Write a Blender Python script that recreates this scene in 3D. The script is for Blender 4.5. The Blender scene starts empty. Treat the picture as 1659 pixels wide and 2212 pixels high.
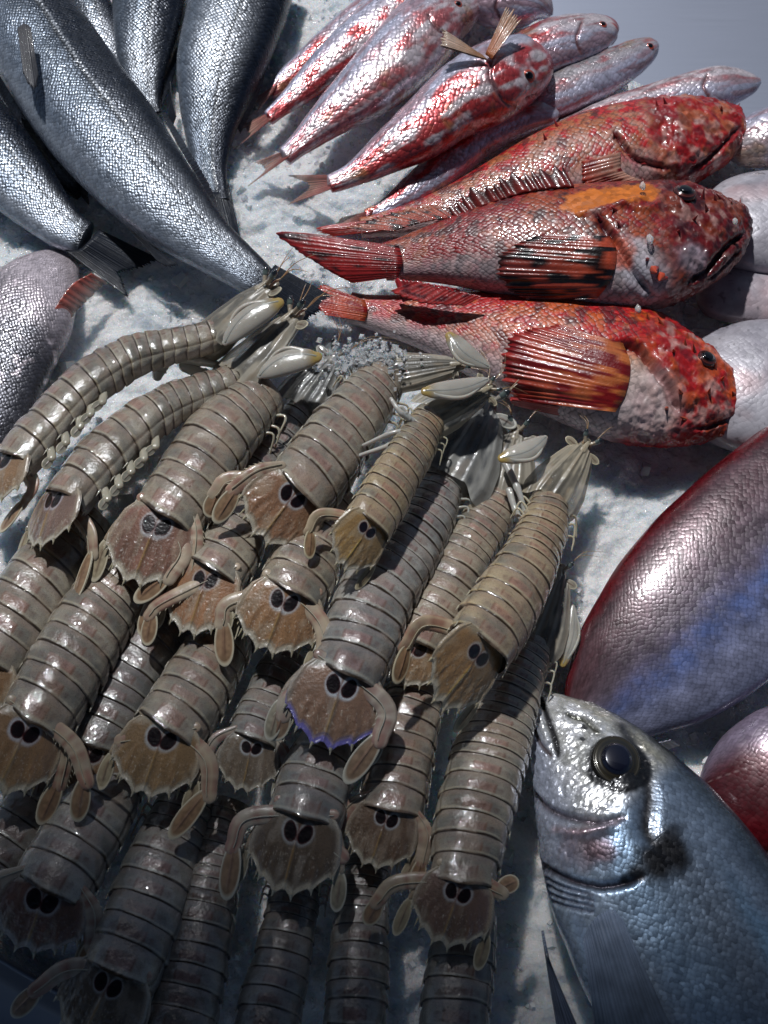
import bpy, math, random
import numpy as np
from mathutils import Vector
random.seed(7)
rng = np.random.default_rng(11)
sc = bpy.context.scene
col = sc.collection
R = math.radians

# ------------------------------------------------------------------ camera, world, sun, exposure
TILT = R(27.0); DIST = 0.50; VFOV = R(47.0)
CAM = np.array([0.0, -math.sin(TILT) * DIST, 0.02 + math.cos(TILT) * DIST])
cd = bpy.data.cameras.new('camera'); cam = bpy.data.objects.new('camera', cd); col.objects.link(cam)
cam.location = CAM; cam.rotation_euler = (TILT, 0, 0)
cd.sensor_fit = 'VERTICAL'; cd.sensor_height = 36.0; cd.lens = 18.0 / math.tan(VFOV / 2)
cd.clip_start = 0.01; cd.clip_end = 200.0
cd.dof.use_dof = True; cd.dof.focus_distance = 0.50; cd.dof.aperture_fstop = 20.0
sc.camera = cam

SUN_EL, SUN_AZ = 56.0, -20.0            # azimuth from +Y (far side), negative = from the left
world = bpy.data.worlds.new('World'); sc.world = world; world.use_nodes = True
wn = world.node_tree.nodes; wl = world.node_tree.links
sky = wn.new('ShaderNodeTexSky'); sky.sky_type = 'NISHITA'; sky.sun_disc = False
sky.sun_elevation = R(SUN_EL); sky.sun_rotation = R(SUN_AZ)
wl.new(sky.outputs[0], wn['Background'].inputs[0]); wn['Background'].inputs[1].default_value = 0.05
sl = bpy.data.lights.new('sun', 'SUN'); sl.energy = 5.0; sl.angle = R(2.0); sl.color = (0.96, 0.975, 1.0)
sun = bpy.data.objects.new('sun', sl); col.objects.link(sun)
LS = np.array([math.sin(R(SUN_AZ)) * math.cos(R(SUN_EL)), math.cos(R(SUN_AZ)) * math.cos(R(SUN_EL)), math.sin(R(SUN_EL))])
sun.rotation_euler = Vector((-LS[0], -LS[1], -LS[2])).to_track_quat('-Z', 'Y').to_euler()
sc.view_settings.view_transform = 'Standard'; sc.view_settings.look = 'None'
sc.view_settings.exposure = -0.78; sc.view_settings.gamma = 1.0

# ------------------------------------------------------------------ tracing helpers (measured points -> world, metres)
W0, H0 = 1659.0, 2212.0
ty = math.tan(VFOV / 2); tx = ty * W0 / H0
CR = np.array([1.0, 0, 0]); CU = np.array([0, math.cos(TILT), math.sin(TILT)]); CF = np.array([0, math.sin(TILT), -math.cos(TILT)])
def P(u, v, z=0.0):
    """point at height z (metres) seen at measured position u, v"""
    d = CF + CR * ((u / W0 - .5) * 2 * tx) + CU * ((.5 - v / H0) * 2 * ty)
    t = (z - CAM[2]) / d[2]
    return CAM + d * t
def proj(V):
    q = V - CAM
    f = q @ CF
    return np.stack([((q @ CR) / f / tx / 2 + .5) * W0, (.5 - (q @ CU) / f / ty / 2) * H0], -1)
def unit(a):
    return a / np.maximum(np.linalg.norm(a, axis=-1, keepdims=True), 1e-12)
def smooth(a, b, x):
    t = np.clip((x - a) / (b - a), 0, 1); return t * t * (3 - 2 * t)
def mix(a, b, t):
    a = np.asarray(a, float); b = np.asarray(b, float); t = np.asarray(t, float)
    if t.ndim >= 1 and (a.ndim > t.ndim or b.ndim > t.ndim or a.shape[-1:] == (3,) or b.shape[-1:] == (3,)): t = t[..., None]
    return a + (b - a) * t
def catmull(pts, n, power=1.0):
    """dense smooth curve through rows of numbers (first two/three columns give the spacing)"""
    p = np.asarray(pts, float)
    if len(p) == 2:
        t = np.linspace(0, 1, n)[:, None]; return p[0] * (1 - t) + p[1] * t
    q = np.vstack([2 * p[0] - p[1], p, 2 * p[-1] - p[-2]])
    out = []
    for i in range(1, len(q) - 2):
        t = np.linspace(0, 1, 40, endpoint=False)[:, None]
        a, b, c, d = q[i - 1], q[i], q[i + 1], q[i + 2]
        out.append(.5 * (2 * b + (c - a) * t + (2 * a - 5 * b + 4 * c - d) * t ** 2 + (3 * b - a - 3 * c + d) * t ** 3))
    out.append(p[-1:]); o = np.vstack(out)
    k = min(3, p.shape[1]) if p.shape[1] > 3 else 2
    L = np.r_[0, np.cumsum(np.linalg.norm(np.diff(o[:, :k], axis=0), axis=1))]
    s = np.linspace(0, L[-1], n)
    return np.stack([np.interp(s, L, o[:, j]) for j in range(o.shape[1])], 1)
def arclen(C):
    return np.r_[0, np.cumsum(np.linalg.norm(np.diff(C, axis=0), axis=1))]

# ------------------------------------------------------------------ noise
def _h(ix, iy, iz, seed):
    n = (ix * 374761393 + iy * 668265263 + iz * 1442695041 + seed * 974634777) & 0x7fffffff
    n = ((n ^ (n >> 13)) * 1274126177) & 0x7fffffff
    n = ((n ^ (n >> 15)) * 1103515245) & 0x7fffffff
    return ((n ^ (n >> 11)) & 0xffffff) / float(0xffffff)
def vnoise(p, f, seed=0):
    p = np.asarray(p, float) * f
    if p.shape[-1] == 2: p = np.concatenate([p, np.zeros(p.shape[:-1] + (1,))], -1)
    i = np.floor(p).astype(np.int64); t = p - i; t = t * t * (3 - 2 * t)
    r = 0
    for a in (0, 1):
        wx = t[..., 0] if a else 1 - t[..., 0]
        for b in (0, 1):
            wy = t[..., 1] if b else 1 - t[..., 1]
            for c in (0, 1):
                wz = t[..., 2] if c else 1 - t[..., 2]
                r = r + wx * wy * wz * _h(i[..., 0] + a, i[..., 1] + b, i[..., 2] + c, seed)
    return r
def fbm(p, f, oct=4, seed=0, gain=.5):
    s = 0; a = 1; tot = 0
    for k in range(oct):
        s = s + a * vnoise(p, f * 2.03 ** k, seed + 17 * k); tot += a; a *= gain
    return s / tot
def worley(p, f, seed=0):
    """2-D cell noise: nearest distance and a random number of the cell"""
    p = np.asarray(p, float)[..., :2] * f; i = np.floor(p).astype(np.int64)
    best = np.full(p.shape[:-1], 9.0); rid = np.zeros(p.shape[:-1])
    for a in (-1, 0, 1):
        for b in (-1, 0, 1):
            jx, jy = i[..., 0] + a, i[..., 1] + b; z = jx * 0
            dx = jx + _h(jx, jy, z, seed) - p[..., 0]; dy = jy + _h(jx, jy, z, seed + 5) - p[..., 1]
            d = dx * dx + dy * dy; m = d < best
            best = np.where(m, d, best); rid = np.where(m, _h(jx, jy, z, seed + 9), rid)
    return np.sqrt(best), rid

# ------------------------------------------------------------------ mesh building
def tag(o, label=None, cat=None, group=None, kind=None):
    if label: o['label'] = label
    if cat: o['category'] = cat
    if group: o['group'] = group
    if kind: o['kind'] = kind
    return o
def empty(name, loc, label, cat, group=None):
    o = bpy.data.objects.new(name, None); o.empty_display_size = .01; col.objects.link(o); o.location = loc
    return tag(o, label, cat, group)
class Acc:
    """collects grids of points (with colour and uv) and links them as one mesh object"""
    def __init__(s): s.V = []; s.F = []; s.C = []; s.U = []; s.n = 0
    def grid(s, V, C, U=None, wrap=False, flip=False, out=None):
        V = np.asarray(V, float); a, b = V.shape[:2]
        C = np.broadcast_to(np.asarray(C, float), (a, b, np.asarray(C).shape[-1]))
        if C.shape[-1] == 3: C = np.concatenate([C, np.ones((a, b, 1))], -1)
        if U is None:
            U = np.zeros((a, b, 2)); U[..., 0] = arclen(V[:, b // 2])[:, None]; U[..., 1] = arclen(V[a // 2])[None]
        i = np.arange(a - 1)[:, None] * b; jj = np.arange(b if wrap else b - 1)[None]; j2 = (jj + 1) % b
        f = np.stack([i + jj, i + j2, i + b + j2, i + b + jj], -1).reshape(-1, 4)
        if out is not None:            # make faces look along 'out' at the middle of the grid
            m = (a // 2, b // 2); m1 = (min(m[0] + 1, a - 1), m[1]); m2 = (m[0], min(m[1] + 1, b - 1))
            # face order here is (0,0),(0,1),(1,1),(1,0): normal = d_b x d_a
            nn = np.cross(V[m2] - V[m], V[m1] - V[m]); o = out[m] if np.ndim(out) == 3 else out
            flip = np.dot(nn, o) < 0
        if flip: f = f[:, ::-1]
        s.V.append(V.reshape(-1, 3)); s.F.append(f + s.n); s.C.append(C.reshape(-1, 4)); s.U.append(U.reshape(-1, 2)); s.n += a * b
        return s
    def tris(s, V, F, C):
        V = np.asarray(V, float); F = np.asarray(F); C = np.asarray(C, float)
        if C.ndim == 1: C = np.broadcast_to(C, (len(V), len(C)))
        if C.shape[-1] == 3: C = np.concatenate([C, np.ones((len(V), 1))], -1)
        if F.shape[1] == 3: F = np.concatenate([F, F[:, 2:]], 1)       # marked as triangle below
        s.V.append(V); s.F.append(F + s.n); s.C.append(C); s.U.append(V[:, :2]); s.n += len(V); return s
    def tube(s, pts, rad, C, m=10, flat=1.0, up=None, caps=True):
        """round or flattened tube along world points; rad scalar or per point"""
        p = np.asarray(pts, float); n = len(p); rad = np.broadcast_to(np.asarray(rad, float), (n,)).copy()
        T = unit(np.gradient(p, axis=0)); up0 = np.array([0, 0, 1.0]) if up is None else np.asarray(up, float)
        S = np.cross(T, up0); bad = np.linalg.norm(S, axis=1) < 1e-3; S[bad] = [1, 0, 0]; S = unit(S); Uv = np.cross(S, T)
        if caps:
            k = 3; e = np.linspace(0, math.pi / 2, k + 1)[:-1]
            pre = [(p[0] - T[0] * rad[0] * math.cos(x), S[0], Uv[0], rad[0] * math.sin(x)) for x in e]
            post = [(p[-1] + T[-1] * rad[-1] * math.cos(x), S[-1], Uv[-1], rad[-1] * math.sin(x)) for x in e[::-1]]
            p = np.vstack([[q[0] for q in pre], p, [q[0] for q in post]]); S = np.vstack([[q[1] for q in pre], S, [q[1] for q in post]])
            Uv = np.vstack([[q[2] for q in pre], Uv, [q[2] for q in post]]); rad = np.r_[[q[3] for q in pre], rad, [q[3] for q in post]]
            C = np.asarray(C, float)
            if C.ndim >= 2: C = np.concatenate([C[:1]] * k + [C] + [C[-1:]] * k, 0)
        C = np.asarray(C, float)
        if C.ndim == 2: C = C[:, None, :]
        th = np.linspace(0, 2 * math.pi, m, endpoint=False)
        V = p[:, None] + rad[:, None, None] * (S[:, None] * np.cos(th)[None, :, None] + Uv[:, None] * np.sin(th)[None, :, None] * flat)
        a = len(p) // 2
        return s.grid(V, C, wrap=True, out=V - p[:, None])
    def cone(s, base, tip, r, C, m=6):
        base = np.asarray(base, float); tip = np.asarray(tip, float)
        t = np.linspace(0, 1, 5)[:, None]; return s.tube(base + (tip - base) * t, r * (1 - .93 * t[:, 0]), C, m=m, caps=False)
    def blob(s, c, r, C, ax=None, n=12, m=16, bump=0, seed=0):
        """ellipsoid; r three radii along axes ax (rows); C colour or function of unit directions"""
        ph = np.linspace(0.02, math.pi - .02, n)[:, None]; th = np.linspace(0, 2 * math.pi, m, endpoint=False)[None]
        d = np.stack([np.sin(ph) * np.cos(th), np.sin(ph) * np.sin(th), np.cos(ph) * np.ones_like(th)], -1)
        A = np.eye(3) if ax is None else np.asarray(ax); rr = np.ones(d.shape[:2])
        if bump: rr = 1 + bump * (fbm(d + seed * 3.1, 1.7, 3, seed) - .5) * 2
        V = np.asarray(c) + ((d * np.asarray(r)) * rr[..., None]) @ A
        return s.grid(V, C(d) if callable(C) else C, wrap=True, out=(V - np.asarray(c)))
    def build(s, name, mat, parent=None, kind=None, origin=None):
        V = np.concatenate(s.V); F = np.concatenate(s.F); C = np.concatenate(s.C); U = np.concatenate(s.U)
        org = np.array(parent_world(parent)) if parent is not None else (V.mean(0) if origin is None else np.asarray(origin))
        if origin is None and parent is None: org[2] = V[:, 2].min()
        tri = F[:, 2] == F[:, 3]
        cnt = np.where(tri, 3, 4); starts = np.r_[0, np.cumsum(cnt)[:-1]]
        keep = np.ones(F.shape, bool); keep[:, 3] = ~tri; idx = F[keep]
        me = bpy.data.meshes.new(name)
        me.vertices.add(len(V)); me.vertices.foreach_set('co', (V - org).astype(np.float32).ravel())
        me.loops.add(len(idx)); me.loops.foreach_set('vertex_index', idx.astype(np.int32))
        me.polygons.add(len(F)); me.polygons.foreach_set('loop_start', starts.astype(np.int32)); me.polygons.foreach_set('loop_total', cnt.astype(np.int32))
        me.polygons.foreach_set('use_smooth', np.ones(len(F), bool))
        ca = me.color_attributes.new('Col', 'FLOAT_COLOR', 'POINT'); ca.data.foreach_set('color', C.astype(np.float32).ravel())
        uv = me.uv_layers.new(name='UVMap'); uv.data.foreach_set('uv', U[idx].astype(np.float32).ravel())
        me.materials.append(mat); me.update(calc_edges=True); me.validate()
        o = bpy.data.objects.new(name, me); col.objects.link(o)
        if parent is not None: o.parent = parent
        else: o.location = org
        if kind: o['kind'] = kind
        return o
def parent_world(o):
    v = Vector((0, 0, 0))
    while o is not None: v = v + o.location; o = o.parent
    return v
def polydist(V, L):
    """distance of points V to the polyline L"""
    sh = V.shape[:-1]; v = V.reshape(-1, 3); best = np.full(len(v), 9.0); tt = np.zeros(len(v)); n = len(L) - 1
    for i in range(n):
        a, b = L[i], L[i + 1]; ab = b - a; t = np.clip((v - a) @ ab / max(ab @ ab, 1e-12), 0, 1)
        d = np.linalg.norm(v - (a + t[:, None] * ab), axis=1); m = d < best
        best = np.where(m, d, best); tt = np.where(m, (i + t) / n, tt)
    return best.reshape(sh), tt.reshape(sh)

# ------------------------------------------------------------------ materials
def newmat(name):
    m = bpy.data.materials.new(name); m.use_nodes = True
    n = m.node_tree.nodes; b = n['Principled BSDF']; return m, n, m.node_tree.links, b
def N(n, t, **k):
    x = n.new(t)
    for a, b in k.items():
        if hasattr(x, a) and a not in ('inputs',): setattr(x, a, b)
    return x
def M(n, l, op, a, b=None, c=None, clamp=False):
    x = n.new('ShaderNodeMath'); x.operation = op; x.use_clamp = clamp
    for i, v in enumerate((a, b, c)):
        if v is None: continue
        if isinstance(v, (int, float)): x.inputs[i].default_value = v
        else: l.new(v, x.inputs[i])
    return x.outputs[0]
def mulcol(n, l, c, f):
    x = n.new('ShaderNodeVectorMath'); x.operation = 'SCALE'; l.new(c, x.inputs[0]); l.new(f, x.inputs['Scale']); return x.outputs[0]
def attr(n):
    a = n.new('ShaderNodeAttribute'); a.attribute_name = 'Col'; return a

def scaly(name, size, bump=.5, metallic=.5, rough=.3, edge=.5, var=.5, rnd=.3, coat=.5, slant=.7, asp=1.0, dist=.0004, tiltv=.6):
    """wet fish skin: colour attribute x scale-by-scale variation; alpha of the attribute = how scaly"""
    m, n, l, b = newmat(name); a = attr(n)
    uv = n.new('ShaderNodeUVMap'); uv.uv_map = 'UVMap'
    mp = n.new('ShaderNodeMapping'); mp.inputs['Scale'].default_value = (1 / size / asp, 1 / size, 1); l.new(uv.outputs[0], mp.inputs[0])
    nz = n.new('ShaderNodeTexNoise'); nz.inputs['Scale'].default_value = .35; nz.inputs['Detail'].default_value = 2; l.new(mp.outputs[0], nz.inputs['Vector'])
    ad = n.new('ShaderNodeVectorMath'); ad.operation = 'MULTIPLY_ADD'; l.new(nz.outputs['Color'], ad.inputs[0]); ad.inputs[1].default_value = (1.6, 1.6, 0); l.new(mp.outputs[0], ad.inputs[2])
    rt = n.new('ShaderNodeMapping'); rt.inputs['Rotation'].default_value = (0, 0, R(45)); l.new(ad.outputs[0], rt.inputs[0])
    vo = n.new('ShaderNodeTexVoronoi'); vo.voronoi_dimensions = '2D'; vo.inputs['Scale'].default_value = 1; vo.inputs['Randomness'].default_value = rnd; l.new(rt.outputs[0], vo.inputs['Vector'])
    sb = n.new('ShaderNodeVectorMath'); sb.operation = 'SUBTRACT'; l.new(rt.outputs[0], sb.inputs[0]); l.new(vo.outputs['Position'], sb.inputs[1])
    dt = n.new('ShaderNodeVectorMath'); dt.operation = 'DOT_PRODUCT'; l.new(sb.outputs[0], dt.inputs[0]); dt.inputs[1].default_value = (.707, .707, 0)
    sp = n.new('ShaderNodeSeparateColor'); l.new(vo.outputs['Color'], sp.inputs[0])
    d2 = M(n, l, 'MULTIPLY', vo.outputs['Distance'], vo.outputs['Distance'])
    h = M(n, l, 'MULTIPLY_ADD', dt.outputs['Value'], slant, M(n, l, 'MULTIPLY', d2, -2.2))
    # every scale is tipped a little its own way
    sx = n.new('ShaderNodeVectorMath'); sx.operation = 'DOT_PRODUCT'; l.new(sb.outputs[0], sx.inputs[0])
    cc = n.new('ShaderNodeVectorMath'); cc.operation = 'SUBTRACT'; l.new(vo.outputs['Color'], cc.inputs[0]); cc.inputs[1].default_value = (.5, .5, .5); l.new(cc.outputs[0], sx.inputs[1])
    h = M(n, l, 'MULTIPLY_ADD', sx.outputs['Value'], tiltv, h)
    h = M(n, l, 'MULTIPLY', h, a.outputs['Alpha'])
    fn = n.new('ShaderNodeTexNoise'); fn.inputs['Scale'].default_value = 2.6; fn.inputs['Detail'].default_value = 3; l.new(mp.outputs[0], fn.inputs['Vector'])
    h = M(n, l, 'MULTIPLY_ADD', fn.outputs[0], .45, h)
    bp = n.new('ShaderNodeBump'); bp.inputs['Strength'].default_value = bump; bp.inputs['Distance'].default_value = dist; l.new(h, bp.inputs['Height']); l.new(bp.outputs[0], b.inputs['Normal'])
    e = n.new('ShaderNodeMapRange'); e.interpolation_type = 'SMOOTHSTEP'; e.inputs[1].default_value = .38; e.inputs[2].default_value = .62; e.inputs[3].default_value = 0; e.inputs[4].default_value = edge; l.new(vo.outputs['Distance'], e.inputs[0])
    e1 = M(n, l, 'MULTIPLY', e.outputs[0], a.outputs['Alpha'])
    f = M(n, l, 'SUBTRACT', 1.0, e1)
    rv = M(n, l, 'MULTIPLY_ADD', sp.outputs[0], var, 1 - var / 2)
    big = M(n, l, 'MULTIPLY_ADD', nz.outputs[0], .5, .75)
    f = M(n, l, 'MULTIPLY', M(n, l, 'MULTIPLY', f, rv), big)
    l.new(mulcol(n, l, a.outputs['Color'], f), b.inputs['Base Color'])
    b.inputs['Metallic'].default_value = metallic
    l.new(M(n, l, 'MULTIPLY_ADD', sp.outputs[1], .18, rough - .07), b.inputs['Roughness'])
    b.inputs['Coat Weight'].default_value = coat; b.inputs['Coat Roughness'].default_value = .08
    # the wet film rounds off the scales
    b2 = n.new('ShaderNodeBump'); b2.inputs['Strength'].default_value = bump * .45; b2.inputs['Distance'].default_value = dist; l.new(h, b2.inputs['Height']); l.new(b2.outputs[0], b.inputs['Coat Normal'])
    return m

def skin(name, rough=.25, spec=.5, coat=.4, sss=0.0, bscale=900, bump=.25, mottle=.25, alpha=False, metallic=0.0, dist=.0004, radius=(.004, .002, .0012), detail=4, wet=0, speck=0):
    m, n, l, b = newmat(name); a = attr(n)
    tc = n.new('ShaderNodeTexCoord')
    nz = n.new('ShaderNodeTexNoise'); nz.inputs['Scale'].default_value = bscale; nz.inputs['Detail'].default_value = detail; l.new(tc.outputs['Object'], nz.inputs['Vector'])
    n2 = n.new('ShaderNodeTexNoise'); n2.inputs['Scale'].default_value = bscale * .22; n2.inputs['Detail'].default_value = 5; l.new(tc.outputs['Object'], n2.inputs['Vector'])
    f = M(n, l, 'MULTIPLY_ADD', n2.outputs[0], mottle * 2, 1 - mottle)
    if speck:
        n4 = n.new('ShaderNodeTexNoise'); n4.inputs['Scale'].default_value = 2300; n4.inputs['Detail'].default_value = 2; l.new(tc.outputs['Object'], n4.inputs['Vector'])
        s4 = n.new('ShaderNodeMapRange'); s4.interpolation_type = 'SMOOTHSTEP'; s4.inputs[1].default_value = .54; s4.inputs[2].default_value = .66; s4.inputs[3].default_value = 1; s4.inputs[4].default_value = 1 - speck; l.new(n4.outputs[0], s4.inputs[0])
        f = M(n, l, 'MULTIPLY', f, s4.outputs[0])
    l.new(mulcol(n, l, a.outputs['Color'], f), b.inputs['Base Color'])
    bp = n.new('ShaderNodeBump'); bp.inputs['Strength'].default_value = bump; bp.inputs['Distance'].default_value = dist
    l.new(M(n, l, 'MULTIPLY_ADD', n2.outputs[0], 2.2, nz.outputs[0]), bp.inputs['Height']); l.new(bp.outputs[0], b.inputs['Normal']); l.new(bp.outputs[0], b.inputs['Coat Normal'])
    if wet:
        n3 = n.new('ShaderNodeTexNoise'); n3.inputs['Scale'].default_value = wet; n3.inputs['Detail'].default_value = 1.5; l.new(tc.outputs['Object'], n3.inputs['Vector'])
        b3 = n.new('ShaderNodeBump'); b3.inputs['Strength'].default_value = .55; b3.inputs['Distance'].default_value = .0009; l.new(n3.outputs[0], b3.inputs['Height']); l.new(b3.outputs[0], b.inputs['Coat Normal'])
    b.inputs['Roughness'].default_value = rough; b.inputs['Specular IOR Level'].default_value = spec; b.inputs['Metallic'].default_value = metallic
    b.inputs['Coat Weight'].default_value = coat; b.inputs['Coat Roughness'].default_value = .05 if not wet else .035
    if sss: b.inputs['Subsurface Weight'].default_value = sss; b.inputs['Subsurface Radius'].default_value = radius; b.inputs['Subsurface Scale'].default_value = 1.0
    if alpha: l.new(a.outputs['Alpha'], b.inputs['Alpha'])
    return m
# ------------------------------------------------------------------ the setting: steel counter, ice bed, tray, added shade sheet
def steel_mat():
    m, n, l, b = newmat('brushed_steel'); tc = n.new('ShaderNodeTexCoord')
    mp = n.new('ShaderNodeMapping'); mp.inputs['Scale'].default_value = (6, 240, 6); l.new(tc.outputs['Object'], mp.inputs[0])
    nz = n.new('ShaderNodeTexNoise'); nz.inputs['Scale'].default_value = 3; nz.inputs['Detail'].default_value = 5; l.new(mp.outputs[0], nz.inputs[0])
    b.inputs['Base Color'].default_value = (.24, .26, .32, 1); b.inputs['Metallic'].default_value = .75
    l.new(M(n, l, 'MULTIPLY_ADD', nz.outputs[0], .15, .42), b.inputs['Roughness'])
    bp = n.new('ShaderNodeBump'); bp.inputs['Strength'].default_value = .05; bp.inputs['Distance'].default_value = .0005; l.new(nz.outputs[0], bp.inputs['Height']); l.new(bp.outputs[0], b.inputs['Normal'])
    return m
STEEL = steel_mat()
A = Acc(); gx = np.linspace(-1.5, 1.5, 7)[:, None]; gy = np.linspace(-1.0, 2.5, 7)[None]
A.grid(np.stack([gx + 0 * gy, gy + 0 * gx, 0 * gx + 0 * gy - .030], -1), (.4, .4, .4), out=np.array([0, 0, 1.]))
A.build('counter', STEEL, kind='structure')

def ice_mat():
    m, n, l, b = newmat('crushed_ice'); a = attr(n); tc = n.new('ShaderNodeTexCoord')
    v = n.new('ShaderNodeTexVoronoi'); v.inputs['Scale'].default_value = 520; l.new(tc.outputs['Object'], v.inputs['Vector'])
    v2 = n.new('ShaderNodeTexVoronoi'); v2.inputs['Scale'].default_value = 950; l.new(tc.outputs['Object'], v2.inputs['Vector'])
    nz = n.new('ShaderNodeTexNoise'); nz.inputs['Scale'].default_value = 300; nz.inputs['Detail'].default_value = 6; nz.inputs['Roughness'].default_value = .65; l.new(tc.outputs['Object'], nz.inputs['Vector'])
    h = M(n, l, 'MULTIPLY_ADD', nz.outputs[0], 1.7, M(n, l, 'MULTIPLY_ADD', v.outputs['Distance'], .5, M(n, l, 'MULTIPLY', v2.outputs['Distance'], .35)))
    bp = n.new('ShaderNodeBump'); bp.inputs['Strength'].default_value = .9; bp.inputs['Distance'].default_value = .0013; l.new(h, bp.inputs['Height']); l.new(bp.outputs[0], b.inputs['Normal'])
    f = M(n, l, 'MULTIPLY_ADD', nz.outputs[0], .25, .86)
    l.new(mulcol(n, l, a.outputs['Color'], f), b.inputs['Base Color'])
    l.new(M(n, l, 'MULTIPLY_ADD', v.outputs['Distance'], .25, .16), b.inputs['Roughness'])
    b.inputs['Subsurface Weight'].default_value = .9; b.inputs['Subsurface Radius'].default_value = (.006, .008, .0095); b.inputs['Subsurface Scale'].default_value = 1.0
    b.inputs['IOR'].default_value = 1.31; b.inputs['Specular IOR Level'].default_value = .7; b.inputs['Coat Weight'].default_value = 1.0; b.inputs['Coat Roughness'].default_value = .07
    # facets of the small crystals: each cell of the crushed ice is tipped its own way
    ms = n.new('ShaderNodeTexVoronoi'); ms.inputs['Scale'].default_value = 800; l.new(tc.outputs['Object'], ms.inputs['Vector'])
    s1 = n.new('ShaderNodeVectorMath'); s1.operation = 'SUBTRACT'; l.new(ms.outputs['Color'], s1.inputs[0]); s1.inputs[1].default_value = (.5, .5, .5)
    s2 = n.new('ShaderNodeVectorMath'); s2.operation = 'MULTIPLY_ADD'; l.new(s1.outputs[0], s2.inputs[0]); s2.inputs[1].default_value = (1.1, 1.1, .3); l.new(bp.outputs[0], s2.inputs[2])
    s3 = n.new('ShaderNodeVectorMath'); s3.operation = 'NORMALIZE'; l.new(s2.outputs[0], s3.inputs[0]); l.new(s3.outputs[0], b.inputs['Coat Normal'])
    return m
ICE = ice_mat()
# far right border of the ice bed (beyond it the bare counter) and near left border (beyond it the tray rim)
EB = np.array([P(1130, -160, 0)[:2], P(1190, 0, 0)[:2], P(1440, 190, 0)[:2], P(1700, 330, 0)[:2], P(2100, 420, 0)[:2]])
def inside_far(x, y):   # signed distance (metres) to the border, positive on the ice side
    yb = np.interp(x, EB[:, 0], EB[:, 1], left=9, right=EB[-1, 1]); return (yb - y) * .7
def ice_height(x, y):
    p = np.stack([x, y], -1)
    h = -.0035 + (fbm(p, 22, 3, 3) - .5) * .011 + (fbm(p, 90, 4, 8) - .5) * .007
    w, rid = worley(p + .003 * np.stack([vnoise(p, 150, 4), vnoise(p, 150, 6)], -1), 170, 2); h = h + (rid - .5) * .0026 * smooth(.8, .1, w)
    w, rid = worley(p, 400, 12); h = h + (rid - .5) * .0013 * smooth(.9, .1, w)
    f = inside_far(x, y) + (fbm(p, 60, 2, 31) - .5) * .02
    h = h - .034 * smooth(.02, -.03, f)
    d = (x - P(120, 2120, 0)[0]) * .35 + (y - P(120, 2120, 0)[1]) * .93      # near left corner slopes down into the tray
    return h - .045 * smooth(.02, -.02, d) * smooth(.03, -.03, x - P(330, 2200, 0)[0])
xs = np.linspace(-.30, .34, 760); ys = np.linspace(-.27, .40, 800)
X, Y = np.meshgrid(xs, ys, indexing='ij')
Z = ice_height(X, Y); pp = np.stack([X, Y], -1)
tone = fbm(pp, 45, 4, 21)
Cice = mix((.84, .89, .95), (.92, .94, .98), smooth(.3, .7, tone))
blood = smooth(.60, .78, fbm(pp, 14, 3, 41)) * .10
Cice = mix(Cice, (.62, .50, .52), blood)
A = Acc(); A.grid(np.stack([X, Y, Z], -1), Cice, out=np.array([0, 0, 1.])); A.build('ice_bed', ICE, kind='structure')

# loose crystals lying on the bed
def chips(name, pos, size, mat, kind=None, label=None, cat=None, group=None, colr=(.93, .95, .98), seed=1):
    r = np.random.default_rng(seed); n = len(pos)
    cube = np.array([[x, y, z] for x in (-1, 1) for y in (-1, 1) for z in (-1, 1)], float)
    F = np.array([[0, 1, 3, 2], [4, 6, 7, 5], [0, 4, 5, 1], [2, 3, 7, 6], [0, 2, 6, 4], [1, 5, 7, 3]])
    Q = r.normal(size=(n, 3, 3)); Q, _ = np.linalg.qr(Q)
    V = cube[None] * (1 + .55 * (r.random((n, 8, 3)) - .5)) * (size * (.35 + r.random(n) ** 2))[:, None, None] * (.45 + .75 * r.random((n, 1, 3)))
    V = np.einsum('nij,njk->nik', V, Q) + np.asarray(pos)[:, None]
    A = Acc(); A.tris(V.reshape(-1, 3), (F[None] + 8 * np.arange(n)[:, None, None]).reshape(-1, 4), np.repeat(np.asarray(colr) * (.8 + .35 * r.random((n, 1))), 8, 0))
    o = A.build(name, mat, kind=kind); tag(o, label, cat, group, kind)
    o.data.polygons.foreach_set('use_smooth', np.zeros(len(o.data.polygons), bool)); return o
m, n_, l_, b_ = newmat('ice_crystal'); a_ = attr(n_); l_.new(a_.outputs['Color'], b_.inputs['Base Color'])
b_.inputs['Roughness'].default_value = .12; b_.inputs['IOR'].default_value = 1.31; b_.inputs['Transmission Weight'].default_value = .25; b_.inputs['Subsurface Weight'].default_value = .3; b_.inputs['Subsurface Radius'].default_value = (.002, .003, .004); b_.inputs['Subsurface Scale'].default_value = 1; CRYST = m
q = rng.random((16000, 2)) * [.62, .64] + [-.29, -.25]
q = q[(inside_far(q[:, 0], q[:, 1]) > .0)]
q = q[fbm(q, 30, 3, 55) > .47]
chips('ice_crystals', np.c_[q, ice_height(q[:, 0], q[:, 1]) + .0001], .0011, CRYST, kind='stuff', label='loose crystals of crushed ice scattered over the ice bed', cat='ice')

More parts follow.
